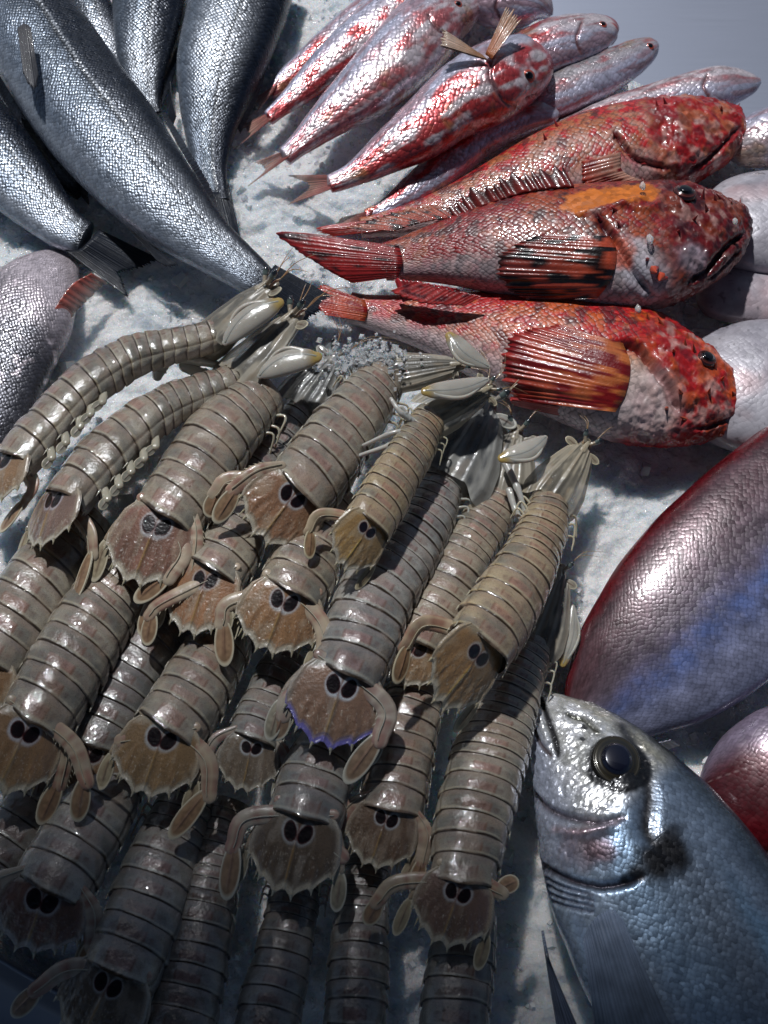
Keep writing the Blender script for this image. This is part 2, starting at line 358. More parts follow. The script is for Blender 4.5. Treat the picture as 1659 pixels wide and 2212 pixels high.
m, n_, l_, b_ = newmat('clear_ice'); b_.inputs['Base Color'].default_value = (.92, .95, .97, 1); b_.inputs['Roughness'].default_value = .06; b_.inputs['IOR'].default_value = 1.31; b_.inputs['Transmission Weight'].default_value = .55; b_.inputs['Subsurface Weight'].default_value = .5; b_.inputs['Subsurface Radius'].default_value = (.002, .003, .004); b_.inputs['Subsurface Scale'].default_value = 1; CLEARICE = m
q = rng.random((3200, 2)) * [.62, .64] + [-.29, -.25]; q = q[(inside_far(q[:, 0], q[:, 1]) > .0)]; q = q[fbm(q, 24, 3, 75) > .52]
chips('ice_chips', np.c_[q, ice_height(q[:, 0], q[:, 1]) + .0004], .0023, CLEARICE, kind='stuff', label='clear chips of crushed ice lying on the ice bed between the fish', cat='ice', seed=8)

# tray rim in the near left corner
A = Acc(); pts = [P(u, v, z / 100) for u, v, z in ((-160, 1975, .2), (-40, 2045, .2), (40, 2094, .2), (110, 2134, .1), (230, 2200, 0), (420, 2300, 0))]
pts = catmull(pts, 60); A.tube(pts, .0016, (.6, .62, .66), m=14)
low = pts + np.array([-.004, -.008, -.022]); far = pts + np.array([-.012, -.03, -.0235])
A.grid(np.stack([pts + np.array([0, -.0012, 0]), mix(pts, low, .5), low, far], 1), (.5, .52, .56), out=np.array([0, -.5, .8]))
tag(A.build('steel_tray', STEEL), 'bright rolled rim of the steel tray in the bottom left corner, below the mantis shrimps', 'tray')

# unseen sheet added overhead (outside the picture): it keeps the sun off the near half of the display
edgeA = P(-200, 1500, .03); edgeB = P(1900, 1960, .03); TD = 3.6
ea = edgeA + LS * TD; eb = edgeB + LS * TD; dd = unit(eb - ea); ea = ea - dd * 3.0; eb = eb + dd * 3.0
nrm = np.array([dd[1], -dd[0], 0]);  nrm = nrm if nrm[1] < 0 else -nrm
k = np.linspace(0, 1, 33); g = []
for f_ in np.linspace(0, 1, 9):
    g.append(ea[None] + (eb - ea)[None] * k[:, None] + nrm[None] * 4.0 * f_ + np.array([0, 0, .45 * f_ + .0])[None])
m, n_, l_, b_ = newmat('shade_sheet_dark'); b_.inputs['Base Color'].default_value = (.05, .07, .12, 1); b_.inputs['Roughness'].default_value = .9
A = Acc(); G = np.stack(g, 0); G2 = np.concatenate([G, (G + [0, 0, .01])[::-1]], 0); A.grid(G2, (.1, .1, .1))
tag(A.build('shade_sheet', m), 'unseen dark sheet added high up to shade the near half of the fish display', 'shade_sheet')
# ------------------------------------------------------------------ fish
class Fish:
    def __init__(s, pts, z0=0.0, thick=.5, dorsal='L', res=(260, 130), lift=.85, full=.8):
        q = catmull([tuple(p) + ((0,) if len(p) == 3 else ()) for p in pts], res[0])
        c, hw, ez = q[:, :2], np.maximum(q[:, 2] * .96, 1.0), q[:, 3]
        d = unit(np.gradient(c, axis=0)); nn = np.stack([-d[:, 1], d[:, 0]], 1)      # right-hand side of the way from head to tail
        if dorsal == 'L': nn = -nn
        z0 = z0 / 100; ez = ez / 100
        zc = z0 + ez + .012
        for _ in range(3):
            D = np.array([P(*(c[i] + nn[i] * hw[i]), zc[i]) for i in range(len(c))]); B = np.array([P(*(c[i] - nn[i] * hw[i]), zc[i]) for i in range(len(c))])
            a = np.linalg.norm(D - B, axis=1) / 2; b = a * thick; bs = np.convolve(np.r_[[b[0]] * 12, b, [b[-1]] * 12], np.ones(25) / 25, 'valid')
            zc = z0 + ez + bs * lift
        s.C = (D + B) / 2; s.S = unit(D - B); s.T = unit(np.gradient(s.C, axis=0)); s.Up = unit(np.cross(s.T, s.S)); s.Up *= np.sign(s.Up[:, 2:3])
        s.a, s.b = a, b
        th = np.linspace(-math.pi / 2, 1.5 * math.pi, res[1]); s.th = th
        ct, st = np.cos(th), np.sin(th); st2 = np.sign(st) * np.abs(st) ** full
        s.V = s.C[:, None] + s.S[:, None] * (a[:, None] * ct[None])[..., None] + s.Up[:, None] * (b[:, None] * st2[None])[..., None]
        s.O = s.V - s.C[:, None]; s.out = unit(s.S[:, None] * (ct / 1.0)[None, :, None] + s.Up[:, None] * (st / thick)[None, :, None])
        L = arclen(s.C); s.L = L; s.s = np.broadcast_to((L / L[-1])[:, None], s.V.shape[:2]); s.t = np.broadcast_to(ct[None], s.V.shape[:2]); s.up = np.broadcast_to(st[None], s.V.shape[:2])
        per = np.r_[0, np.cumsum(np.linalg.norm(np.diff(s.V[len(L) // 2], axis=0), axis=1))]
        s.U = np.zeros(s.V.shape[:2] + (2,)); s.U[..., 0] = L[:, None]; s.U[..., 1] = per[None] - per[len(per) // 2]
        s.Cl = np.ones(s.V.shape[:2] + (4,)); s.px = proj(s.V)
    def near(s, u, v):
        d = np.sum((s.px - [u, v]) ** 2, -1) + 1e6 * (s.up < -.05); i = np.unravel_index(np.argmin(d), d.shape); return i
    def surf(s, u, v): i = s.near(u, v); return s.V[i], s.out[i]
    def line(s, pts, n=40):
        return np.array([s.surf(*q)[0] for q in catmull(pts, n)])
    def groove(s, pts, width, depth, colr=None, cw=None, n=40, mask=0):
        """cut (depth>0) or raise (depth<0) a line over the skin, all in metres, and tint it"""
        L = s.line(pts, n) if not isinstance(pts, np.ndarray) else pts; d, t = polydist(s.V, L); w = np.exp(-(d / width) ** 2)
        taper = smooth(0, .12, t) * smooth(1, .88, t) * .8 + .2
        s.V = s.V - s.out * (w * depth * taper)[..., None]
        if colr is not None:
            w2 = np.exp(-(d / (cw or width)) ** 2); s.Cl[..., :3] = mix(s.Cl[..., :3], colr, w2)
            if mask: s.Cl[..., 3] *= 1 - mask * w2
    def paint(s, u, v, r, colr, k=1.0, soft=.5, wob=.3, seed=0, mask=0):
        c, _ = s.surf(u, v); d = np.linalg.norm(s.V - c, axis=-1); d = d * (1 + wob * (fbm(s.V, 2.2 / r, 3, seed) - .5) * 2)
        w = smooth(r, r * (1 - soft), d) * k; s.Cl[..., :3] = mix(s.Cl[..., :3], colr, w); s.Cl[..., 3] *= 1 - mask * w
    def bulge(s, u, v, r, h):
        c, _ = s.surf(u, v); d = np.linalg.norm(s.V - c, axis=-1); s.V = s.V + s.out * (h * np.exp(-(d / r) ** 2))[..., None]
    def noise_disp(s, f, amp, mask=1.0, seed=0, oct=3):
        s.V = s.V + s.out * ((fbm(s.V, f, oct, seed) - .5) * 2 * amp * mask)[..., None]
    def eye(s, parent, u, v, r, iris, bulge=.5, pupil=(.004, .004, .006), look=0.25, pr=.55, rim=(.02, .02, .02), el=1.0, name='eye', sink=.45):
        c, nn = s.surf(u, v)
        Z = unit(nn); Xa = unit(np.cross([0, 1.0, .2], Z)); Ya = np.cross(Z, Xa); ax = np.array([Xa, Ya, Z])
        ph = np.linspace(.01, math.pi / 2 * 1.05, 40)[:, None]; th = np.linspace(0, 2 * math.pi, 48, endpoint=False)[None]
        rr = np.sin(ph) + 0 * th; h = np.cos(ph) * bulge + 0 * th; h = h + .10 * smooth(.62, .45, rr) + .05 * np.exp(-((rr - .9) / .06) ** 2)
        q = np.stack([rr * np.cos(th), rr * np.sin(th) * el, h], -1) * r
        V = c - nn * r * sink * .5 + q @ ax
        nz = fbm(q, 3 / r, 3, 3)
        C = mix(np.broadcast_to(rim, rr.shape + (3,)), np.asarray(iris), smooth(.95, .85, rr)); C = C * (.6 + .8 * nz)[..., None]
        C = mix(C, (.01, .01, .012), np.exp(-((rr - .70) / .05) ** 2) * .6)
        C = mix(C, pupil, smooth(pr + .03, pr - .03, rr))
        A = Acc(); A.grid(V, C, wrap=True, out=np.broadcast_to(nn, V.shape)); o = A.build(name, EYE, parent); return o
    def build(s, name, mat, parent, extra=None):
        e0 = s.C[0] - s.T[0] * s.a[0] * .35; e1 = s.C[-1] + s.T[-1] * s.a[-1] * .25; n = s.V.shape[1]
        row = lambda V0, e, k: (V0 - e) * k + e
        V = np.concatenate([[row(s.V[0], e0, .02)], [row(s.V[0], e0, .6)], s.V, [row(s.V[-1], e1, .6)], [row(s.V[-1], e1, .02)]], 0)
        pad = lambda X_: np.concatenate([X_[:1], X_[:1], X_, X_[-1:], X_[-1:]], 0)
        A = Acc(); A.grid(V, pad(s.Cl), pad(s.U), out=pad(s.out))
        if extra: extra(A)
        return A.build(name, mat, parent)

def drape_z(V, fish, off):
    """lay a grid of points over the skin of a fish, 'off' metres above it"""
    n0, n1 = V.shape[:2]; i0 = np.unique(np.linspace(0, n0 - 1, 17).astype(int)); i1 = np.unique(np.linspace(0, n1 - 1, 8).astype(int))
    Q = proj(V); Zs = np.array([[fish.surf(*Q[i, j])[0][2] for j in i1] for i in i0]); Zs = (np.vstack([Zs[:1], Zs[:-1]]) + Zs + np.vstack([Zs[1:], Zs[-1:]])) / 3
    Zr = np.array([np.interp(np.arange(n1), i1, r_) for r_ in Zs]); Zf = np.array([np.interp(np.arange(n0), i0, Zr[:, j]) for j in range(n1)]).T + off
    Zf = Zf - off * .8 * (1 - smooth(0, .22, np.linspace(0, 1, n1)))[None]
    kz = 13; Zf = np.apply_along_axis(lambda c_: np.convolve(np.pad(c_, kz // 2, 'edge'), np.ones(kz) / kz, 'valid'), 0, Zf)
    d = V - CAM; t = (Zf - CAM[2]) / d[..., 2]
    return CAM + d * t[..., None]
def fin(A, base, tip, colr, rays=14, nl=14, amp=.00025, rag=.06, thick=.0004, seed=0, world=False, sag=0.0, tc=None, spots=None, alpha=(1, 1), drape=None, bow=0.0, con=.6):
    """fan of rays between a base line and a tip line (points u, v, z in cm, or world points)"""
    r = np.random.default_rng(seed); n = rays * 6 + 1
    b = catmull(base, n); t = catmull(tip, n)
    if not world:
        b = np.array([P(q[0], q[1], q[2] / 100) for q in b]); t = np.array([P(q[0], q[1], q[2] / 100) for q in t])
    ph = np.linspace(0, rays, n); ray = np.sin(math.pi * (ph + .25 * np.sin(ph * 1.7 + seed))) ** 2      # 0 on the ray, 1 between
    ln = 1 + bow * np.sin(np.linspace(0, math.pi, n)) - rag * ray ** .7 - rag * np.interp(ph, np.arange(rays + 1), r.random(rays + 1))
    f = np.linspace(0, 1, nl)
    V = b[:, None] + (t - b)[:, None] * (f[None, :, None] * ln[:, None, None])
    if drape is not None: V = drape_z(V, drape[0], drape[1])
    nn = unit(np.cross(np.gradient(V, axis=0)[:, nl // 2], V[:, -1] - V[:, 0]))
    if drape is not None: nn = nn * np.sign(nn[:, 2:3] + 1e-9); kz = 25; nn = unit(np.stack([np.convolve(np.pad(nn[:, j_], kz // 2, 'edge'), np.ones(kz) / kz, 'valid') for j_ in range(3)], 1)); nn *= np.sign(nn[:, 2:3] + 1e-9)
    V = V + nn[:, None] * ((1 - ray) * amp)[:, None, None] * (1 - .6 * f)[None, :, None] - np.array([0, 0, 1.]) * (sag * np.sin(f * math.pi))[None, :, None]
    V = V + nn[:, None] * ((vnoise(V, 60, seed) - .5) * amp * 3)[..., None]
    C = np.zeros(V.shape[:2] + (4,)); base_c = np.asarray(colr, float); tip_c = np.asarray(tc if tc is not None else colr, float)
    C[..., :3] = mix(base_c, tip_c, f)[None] * (1 + con * .35 - con * ray)[:, None, None] * (.55 + .9 * fbm(V, 160, 3, seed + 3))[..., None]
    if spots is not None:
        g = vnoise(np.stack([ph[:, None] * .9 + 0 * f[None], f[None] * spots[2] + 0 * ph[:, None]], -1), 1.0, seed + 9)
        C[..., :3] = mix(C[..., :3], spots[0], smooth(spots[1], spots[1] + .1, g))
    C[..., 3] = alpha[0] + (alpha[1] - alpha[0]) * f[None] - .25 * (alpha[1] < 1) * ray[:, None]
    up = V + nn[:, None] * thick / 2; dn = V - nn[:, None] * thick / 2
    W = np.concatenate([up, dn[:, ::-1]], 1); A.grid(W, np.concatenate([C, C[:, ::-1]], 1), wrap=True, out=np.concatenate([up - V, (dn - V)[:, ::-1]], 1))
    return A

m, n_, l_, b_ = newmat('eye_wet'); a_ = attr(n_); l_.new(a_.outputs['Color'], b_.inputs['Base Color'])
b_.inputs['Roughness'].default_value = .18; b_.inputs['Coat Weight'].default_value = 1; b_.inputs['Coat Roughness'].default_value = .02; b_.inputs['Metallic'].default_value = .25; EYE = m
FIN_DARK = skin('fin_dark', rough=.42, bump=.25, bscale=1400, coat=.12, spec=.25)
FIN_RED = skin('fin_red', rough=.32, bump=.4, bscale=900, coat=.4, sss=.2, mottle=.4)
FIN_CLEAR = skin('fin_clear', rough=.25, bump=.3, bscale=1200, coat=.5, alpha=True)
BASS = scaly('sea_bass_skin', .0017, bump=.34, metallic=.42, rough=.30, edge=.42, var=.42, rnd=.35, coat=.15, dist=.0005, tiltv=.65)
MULLET = scaly('mullet_skin', .0025, bump=.30, metallic=.35, rough=.26, edge=.22, var=.4, rnd=.6, coat=.7, dist=.0006, tiltv=.9)
SCORP = scaly('scorpionfish_skin', .0022, bump=.30, metallic=.0, rough=.36, edge=.50, var=.5, rnd=.5, coat=.35, dist=.0006)
BREAM = scaly('bream_skin', .0015, bump=.10, metallic=.50, rough=.28, edge=.22, var=.4, rnd=.5, coat=.4, dist=.0006)
PINK = scaly('dentex_skin', .0017, bump=.10, metallic=.2, rough=.30, edge=.28, var=.35, rnd=.4, coat=.5, dist=.0005)
PALE = scaly('pale_skin', .0022, bump=.22, metallic=.1, rough=.36, edge=.08, var=.15, rnd=.4, coat=.4, dist=.0004)
G_BASS = 'sea bass fanned out on the ice'; G_MUL = 'red mullets fanned out on the ice'; G_SC = 'red scorpionfish side by side on the ice'

# ---- sea bass
def tail_base(f, pts, off=.03):
    """root of a tail fin: on the skin of the fish's wrist"""
    return [(q[0], q[1], f.surf(q[0], q[1])[0][2] * 100 + off) for q in pts]
def bass_paint(f, tone=1.0, dark=0.0, tail=.8):
    tone = tone * .70
    t, s = f.t, f.s; nz = fbm(f.V, 120, 4, 5)
    back = np.array((.010, .015, .028)); mid = np.array((.075, .10, .14)) * tone; low = np.array((.22, .27, .35)) * tone; bel = np.array((.46, .51, .60)) * tone
    tt = t + (nz - .5) * .25 + dark
    C = mix(bel, low, smooth(-.95, -.6, tt)); C = mix(C, mid, smooth(-.55, .0, tt)); C = mix(C, back, smooth(.0, .50, tt)); C = mix(C, (.24, .29, .35), np.exp(-((t + .10) / .18) ** 2) * smooth(.1, .6, s) * .5)
    silver = np.exp(-((s - tail) / .22) ** 2) * smooth(-.9, -.3, t) * smooth(.85, .3, t)
    C = mix(C, (.52, .55, .60), silver * .45)
    # lateral line: pale beads along a dark thread
    ll = np.exp(-((t - .20 - .12 * smooth(.5, 0, s)) / .030) ** 2); dash = .5 + .5 * np.sin(f.L / .0027 * 2 * math.pi)[:, None]
    C = mix(C, (.012, .016, .02), ll * .9); C = mix(C, (.80, .83, .88), np.exp(-((t - .255 - .12 * smooth(.5, 0, s)) / .030) ** 2) * dash * .6)
    C = mix(C, (.014, .018, .028), smooth(.94, .99, s) * .95 if tail < 2 else 0 * s)
    f.Cl[..., :3] = C; f.Cl[..., 3] = .45 + .55 * smooth(-.95, -.4, t)
def bass(pts, label, z0=.2, dorsal='L', tone=1, dark=0, thick=.5, res=(420, 150), tail=.8, fins=()):
    f = Fish(pts, z0, thick, dorsal, res); bass_paint(f, tone, dark, tail); f.noise_disp(60, .0006)
    c = f.C[len(f.C) // 2]; root = empty('sea_bass', (c[0], c[1], 0), label, 'sea bass', G_BASS)
    f.build('body', BASS, root)
    for nm, kw in fins:
        kw = dict(kw)
        if nm != 'pectoral_fin':
            zz = [f.C[f.near(q[0], q[1])[0]][2] * 100 for q in kw['base']]
            kw['base'] = tail_base(f, kw['base']) if nm == 'tail_fin' else [(q[0], q[1], z_) for q, z_ in zip(kw['base'], zz)]; kw['tip'] = [(q[0], q[1], min(q[2], max(zz)) if nm == 'tail_fin' else max(.25, min(zz) - .3)) for q in kw['tip']]
        A = Acc(); fin(A, kw.pop('base'), kw.pop('tip'), kw.pop('c', (.012, .016, .026)), **kw); A.build(nm, FIN_DARK, root)
    return f, root
h = .5
def hp(pts): return [tuple(x * h for x in p[:3]) + tuple(p[3:]) for p in pts]
bass(hp([(300, -150, 90, 0), (350, -40, 95), (410, 70, 95), (450, 170, 85), (485, 260, 60), (505, 320, 25)]), 'dark sea bass mostly hidden at the top edge, between the bright and middle ones', .0, dark=.5, tone=.6, res=(200, 100))
bass(hp([(680, -160, 180), (650, -40, 170), (636, 100, 155), (625, 220, 130), (625, 330, 98), (640, 430, 62), (665, 500, 40)]), 'middle sea bass at the top edge, dark grey, its tail tucked under the bright bass', .1, 'R' if 0 else 'L', dark=.25, tone=.75, res=(260, 130),
     fins=[('dorsal_fin', dict(base=[(375, 100, 1.2), (352, 170, 1.2), (335, 225, 1)], tip=[(392, 110, .6), (372, 180, .4), (348, 235, .3)], rays=12))])
bass(hp([(-140, 80, 60), (-60, 190, 80), (10, 330, 85), (70, 460, 88), (150, 600, 80), (225, 710, 62), (300, 790, 45), (350, 835, 34)]), 'dark sea bass in shadow squeezed between the long bright bass and the lower left bass', -.3, dark=.55, tone=.45, res=(260, 120),
     fins=[('tail_fin', dict(base=[(165, 395, .5), (178, 425, .5)], tip=[(205, 405, .4), (192, 416, .3), (195, 445, .4)], rays=10))])
bass(hp([(1090, -190, 215), (1042, -20, 222), (990, 150, 210), (945, 300, 192), (918, 450, 152), (905, 600, 106), (908, 720, 76), (925, 820, 62), (940, 880, 58)]), 'dark backed sea bass lying tail down at the top edge beside the red mullets', .3, 'L', dark=.18, tone=.9, tail=.45,
     fins=[('tail_fin', dict(base=[(438, 405, 1.0), (466, 415, 1.2), (494, 398, 1.0)], tip=[(478, 565, .3), (503, 530, .6), (526, 548, .3)], rays=18, seed=3, rag=.03)),
           ('anal_fin', dict(base=[(368, 175, 1.0), (371, 210, 1.0), (380, 250, .9)], tip=[(362, 215, .4), (363, 250, .3), (372, 275, .3)], rays=9, seed=2)),
           ('dorsal_fin', dict(base=[(585, 40, 1.6), (572, 100, 1.4), (556, 155, 1.2), (530, 220, 1), (510, 270, .9)], tip=[(632, 0, .5), (602, 85, .5), (578, 150, .4), (552, 225, .4), (520, 290, .4)], rays=26, seed=5))])
bass(hp([(-230, 470, 200), (-60, 640, 190), (30, 730, 170), (110, 815, 150), (190, 900, 124), (265, 970, 102), (330, 1012, 84), (372, 1034, 76)]), 'sea bass at the left edge with its forked black tail pointing at the pale snapper', .2, 'L', dark=-.15, tone=1.05, tail=.85,
     fins=[('tail_fin', dict(base=[(140, 540, 1.0), (172, 538, 1.35), (192, 520, 1.3), (214, 496, 1.0)], tip=[(288, 652, .3), (270, 612, .4), (262, 590, .4), (300, 582, .3), (352, 562, .3)], rays=22, seed=8, rag=.05)),
           ('dorsal_fin', dict(base=[(45, 255, 1.6), (75, 330, 1.4), (115, 405, 1.1), (140, 440, 1.0)], tip=[(70, 268, .9), (105, 340, .7), (135, 400, .6), (150, 432, .7)], rays=16, seed=9))])
f, bass1 = bass(hp([(-90, -150, 170), (20, -20, 200), (110, 100, 222), (180, 195, 230), (270, 330, 238), (370, 470, 238), (480, 605, 232), (590, 740, 212), (700, 860, 185), (810, 970, 152), (920, 1065, 118), (1020, 1140, 96), (1100, 1200, 84), (1165, 1250, 72)]),
     'large bright sea bass lying from the top left corner down to the mantis shrimps', 1.2, 'L', thick=.52, tone=1.0, tail=.82, res=(700, 220),
     fins=[('tail_fin', dict(base=[(556, 628, 2.2), (572, 600, 2.5), (594, 572, 2.2)], tip=[(640, 722, 1.0), (672, 690, 1.2), (705, 668, 1.2), (748, 656, 1.2)], rays=22, seed=12, rag=.04)),
           ('anal_fin', dict(base=[(262, 478, 2.2), (300, 510, 2.1), (330, 530, 2.0)], tip=[(350, 575, .8), (372, 580, .7), (386, 573, .7)], rays=12, seed=13)),
           ('dorsal_fin', dict(base=[(345, 245, 3.2), (388, 320, 3), (432, 395, 2.7), (462, 455, 2.4)], tip=[(356, 240, 2.6), (404, 318, 2.2), (448, 392, 1.9), (470, 452, 1.9)], rays=30, seed=14)),
           ('pectoral_fin', dict(base=[(38, 62, 5.1), (52, 52, 5.1), (66, 60, 5.0)], tip=[(52, 168, 4.7), (74, 200, 4.7), (84, 172, 4.5)], rays=12, seed=15, c=(.09, .09, .10), thick=.0012))])
# top left corner: head of another bass
f = Fish(hp([(-260, -60, 60), (-100, -20, 75), (40, 10, 72), (150, 25, 52), (215, 30, 30), (240, 32, 8)]), 1.6, .6, 'R', (160, 90)); bass_paint(f, .6, .1); f.Cl[..., :3] = mix(f.Cl[..., :3], (.10, .07, .12), .6); f.Cl[..., 3] = .2
rt = empty('sea_bass', f.C[80] * [1, 1, 0], 'purplish dark sea bass snout poking in at the very top left corner', 'sea bass', G_BASS); f.build('body', BASS, rt)

# ---- pale snapper at the left edge
f = Fish([(150, 560, 30), (115, 600, 72), (72, 655, 104), (32, 720, 112), (-5, 800, 112), (-40, 900, 105), (-80, 1010, 80)], -.4, .42, 'R', (320, 160))
nz = fbm(f.V, 160, 4, 2); q = smooth(.18, .45, f.s + (fbm(f.V, 60, 3, 9) - .5) * .25)
f.Cl[..., :3] = mix(np.array((.62, .54, .58)), (.07, .07, .085), (q * smooth(.36, .50, nz + .12 * q))); f.Cl[..., 3] = .8
rt = empty('snapper', f.C[150] * [1, 1, 0], 'pale pinkish snapper at the left edge with an orange rimmed fin, under a black tail', 'snapper'); f.build('body', BASS, rt)
A = Acc(); fin(A, [(196, 590, 1.2), (150, 620, 1.4), (105, 690, 1.3), (75, 760, 1.1), (40, 840, .9)], [(232, 610, .5), (190, 650, .7), (135, 712, .7), (100, 775, .6), (60, 850, .5)], (.50, .10, .07), tc=(.26, .22, .20), rays=20, seed=4, rag=.04, alpha=(1, .75)); A.build('pectoral_fin', FIN_CLEAR, rt)

# ---- red mullets
def mullet_paint(f, red=1.0, grey=0.0, seed=0):
    t, s = f.t, f.s; n1 = fbm(f.V, 110, 4, seed + 3); n2 = fbm(np.stack([f.U[..., 0] * .22, f.U[..., 1], 0 * t], -1), 300, 4, seed + 8)
    C = mix(np.array((.72, .62, .65)), (.52, .52, .66), smooth(.2, -.6, t)); C = mix(C, (.44, .20, .21), smooth(.44, .58, n2) * .6); C = mix(C, (.40, .38, .40), grey * smooth(-.6, .5, t))
    band = np.exp(-((t - .15) / .32) ** 2) * .55 + np.exp(-((t - .8) / .30) ** 2) * .6
    k = smooth(.50, .66, n1 * .55 + n2 * .45 + band * .24 * red - .06 + .06 * smooth(.5, 1, s)); C = mix(C, (.46, .05, .055), np.clip(k * .9 * min(red, 1.15), 0, 1) * smooth(-.75, -.1, t))
    C = mix(C, (.50, .27, .10), smooth(.6, .75, fbm(f.V, 90, 3, seed + 31)) * .5 * smooth(0, .6, t))
    C = mix(C, (.05, .05, .06), smooth(.62, .70, fbm(f.V, 700, 2, seed + 12)) * .35 * smooth(.1, .6, t))
    f.Cl[..., :3] = C; f.Cl[..., 3] = smooth(.06, .2, s) * .9
def mullet(pts, label, z0=.2, dorsal='L', red=1.0, grey=0.0, seed=0, tail=None, eye=None, er=.0024, gill=None, mouth=None, thick=.62, zt=None):
    f = Fish(pts, z0, thick, dorsal, (300, 120)); mullet_paint(f, red, grey, seed); f.noise_disp(90, .0006, 1, seed)
    if gill: f.groove(gill, .0009, .0012, (.22, .10, .11), .0010, mask=.5)
    if mouth: f.groove(mouth, .0006, .0012, (.15, .04, .05), .0007)
    c = f.C[len(f.C) // 2]; root = empty('red_mullet', (c[0], c[1], 0), label, 'red mullet', G_MUL); f.build('body', MULLET, root)
    if eye: f.paint(eye[0], eye[1], er * 1.6, (.5, .06, .04)); f.eye(root, eye[0], eye[1], er, (.65, .10, .05), pr=.62, rim=(.45, .12, .10))
    if tail:
        A = Acc(); e = f.C[-1] ; b0, b1 = np.array(tail[0][0][:2]), np.array(tail[0][1][:2]); pc = f.px[-14, f.px.shape[1] // 2]; cc_ = proj(f.C)[-10]; sh = cc_ - (b0 + b1) / 2; fin(A, tail_base(f, [tuple(b0 + sh), tuple(b1 + sh)]), tail[1], (.50, .13, .12), tc=(.48, .30, .24), rays=14, seed=seed, rag=.05, alpha=(1, .7)); A.build('tail_fin', FIN_CLEAR, root)
    return f, root
mullet([(1010, -60, 35), (930, -15, 44), (860, 10, 42), (790, 40, 40), (720, 90, 34), (660, 135, 26), (615, 172, 20), (585, 200, 14)], 'slim red mullet furthest left, half hidden behind the others at the top edge', .0, seed=1, red=1.3, tail=([(590, 190, .6), (582, 205, .6)], [(545, 215, .2), (558, 228, .3), (552, 246, .2)]))
mullet([(1045, -95, 20), (985, -45, 42), (925, -5, 52), (872, 22, 55), (815, 60, 52), (755, 105, 46), (700, 150, 37), (650, 195, 27), (612, 228, 19), (580, 255, 15)], 'red mullet second from the left, its pink tail on the ice by the dark bass', .5, seed=2, red=1.25, tail=([(584, 243, .9), (574, 264, .9)], [(520, 272, .2), (535, 295, .3), (500, 326, .2)]), eye=(878, 4))
mullet([(1150, -45, 12), (1095, -15, 45), (1035, 15, 60), (985, 25, 68)], 'red mullet head at the top edge behind the raised yellowish fins', .9, seed=21, red=.7, eye=(988, 8)) if 0 else None
mullet([(1190, 30, 10), (1160, 15, 34), (1110, 5, 48), (1040, -10, 50), (960, -50, 40)], 'red mullet at the top edge with its snout pointing right, behind the raised fins', .8, seed=22, red=.8, dorsal='R', gill=[(1085, -20), (1070, 15), (1080, 40)])
mullet([(1045, -10, 14), (1005, 14, 44), (960, 38, 62), (910, 78, 74), (855, 133, 72), (795, 188, 62), (740, 232, 48), (690, 272, 35), (645, 312, 24), (615, 338, 19)], 'silvery red mullet third from the left lying across the middle of the mullet fan', 1.1, seed=3, red=.85, tail=([(622, 328, 1.1), (610, 350, 1.1)], [(548, 352, .3), (570, 368, .4), (530, 405, .3)]), eye=(990, 9), gill=[(925, 30), (945, 62), (985, 85)])
mullet([(1328, 82, 14), (1305, 78, 36), (1254, 88, 50), (1190, 104, 54), (1130, 130, 50), (1080, 160, 30)], 'pink red mullet pointing right, above the grey mullet and behind the front one', .5, seed=4, red=1.2, dorsal='L' if 0 else 'R', eye=(1302, 53), gill=[(1258, 45), (1246, 82), (1256, 118)])
mullet([(1418, 97, 10), (1400, 108, 26), (1354, 134, 38), (1285, 170, 45), (1210, 205, 44), (1140, 232, 36), (1070, 262, 22), (1020, 290, 12)], 'grey backed red mullet pointing right towards the bare counter', .2, seed=5, red=.8, grey=.9, dorsal='R', eye=(1404, 99))
mullet([(1640, 176, 8), (1615, 184, 24), (1554, 192, 42), (1470, 208, 40), (1370, 232, 34), (1270, 262, 26), (1180, 290, 16)], 'pale slender red mullet pointing right, directly above the scorpionfish at the back', .2, seed=6, red=.55, dorsal='R', eye=(1574, 155), gill=[(1530, 160), (1520, 185), (1535, 215)])
f, mb = mullet([(1175, 112, 18), (1150, 138, 58), (1110, 158, 72), (1058, 182, 78), (985, 222, 72), (910, 280, 60), (842, 325, 44), (790, 360, 31), (750, 383, 22), (712, 397, 18)], 'big red mullet in front of the fan, its red ringed eye beside two raised fins', 1.5, seed=7, red=1.45, eye=(1142, 165), er=.0036,
       tail=([(722, 384, 1.4), (706, 412, 1.4)], [(612, 378, .4), (665, 402, .9), (618, 444, .3)]), gill=[(1070, 115), (1058, 160), (1085, 215), (1120, 235)], mouth=[(1160, 205), (1135, 212)])
A = Acc(); fin(A, [(1040, 118, 4.4), (1052, 128, 4.4)], [(952, 62, 5.0), (948, 98, 4.8)], (.55, .30, .17), tc=(.55, .42, .34), rays=7, seed=3, rag=.1, thick=.0012, spots=((.25, .02, .02), .75, 1.5)); A.build('pelvic_fin', FIN_RED, mb)
A = Acc(); fin(A, [(1048, 118, 4.4), (1062, 128, 4.4)], [(1098, 5, 5.4), (1128, 40, 5.0)], (.60, .18, .06), tc=(.50, .32, .22), rays=7, seed=4, rag=.1, thick=.0012); A.build('pelvic_fin', FIN_RED, mb)
mullet([(1206, 243, 8), (1190, 246, 24), (1129, 256, 34), (1054, 286, 40), (990, 332, 42), (930, 382, 36), (870, 425, 26), (825, 452, 17), (790, 466, 12)], 'dark backed red mullet lying directly above the back scorpionfish, seen from its back', .5, seed=8, red=1.1, grey=1.0, dorsal='R', tail=([(796, 458, .9), (790, 472, .9)], [(735, 470, .3), (720, 488, .3), (708, 502, .3)]))
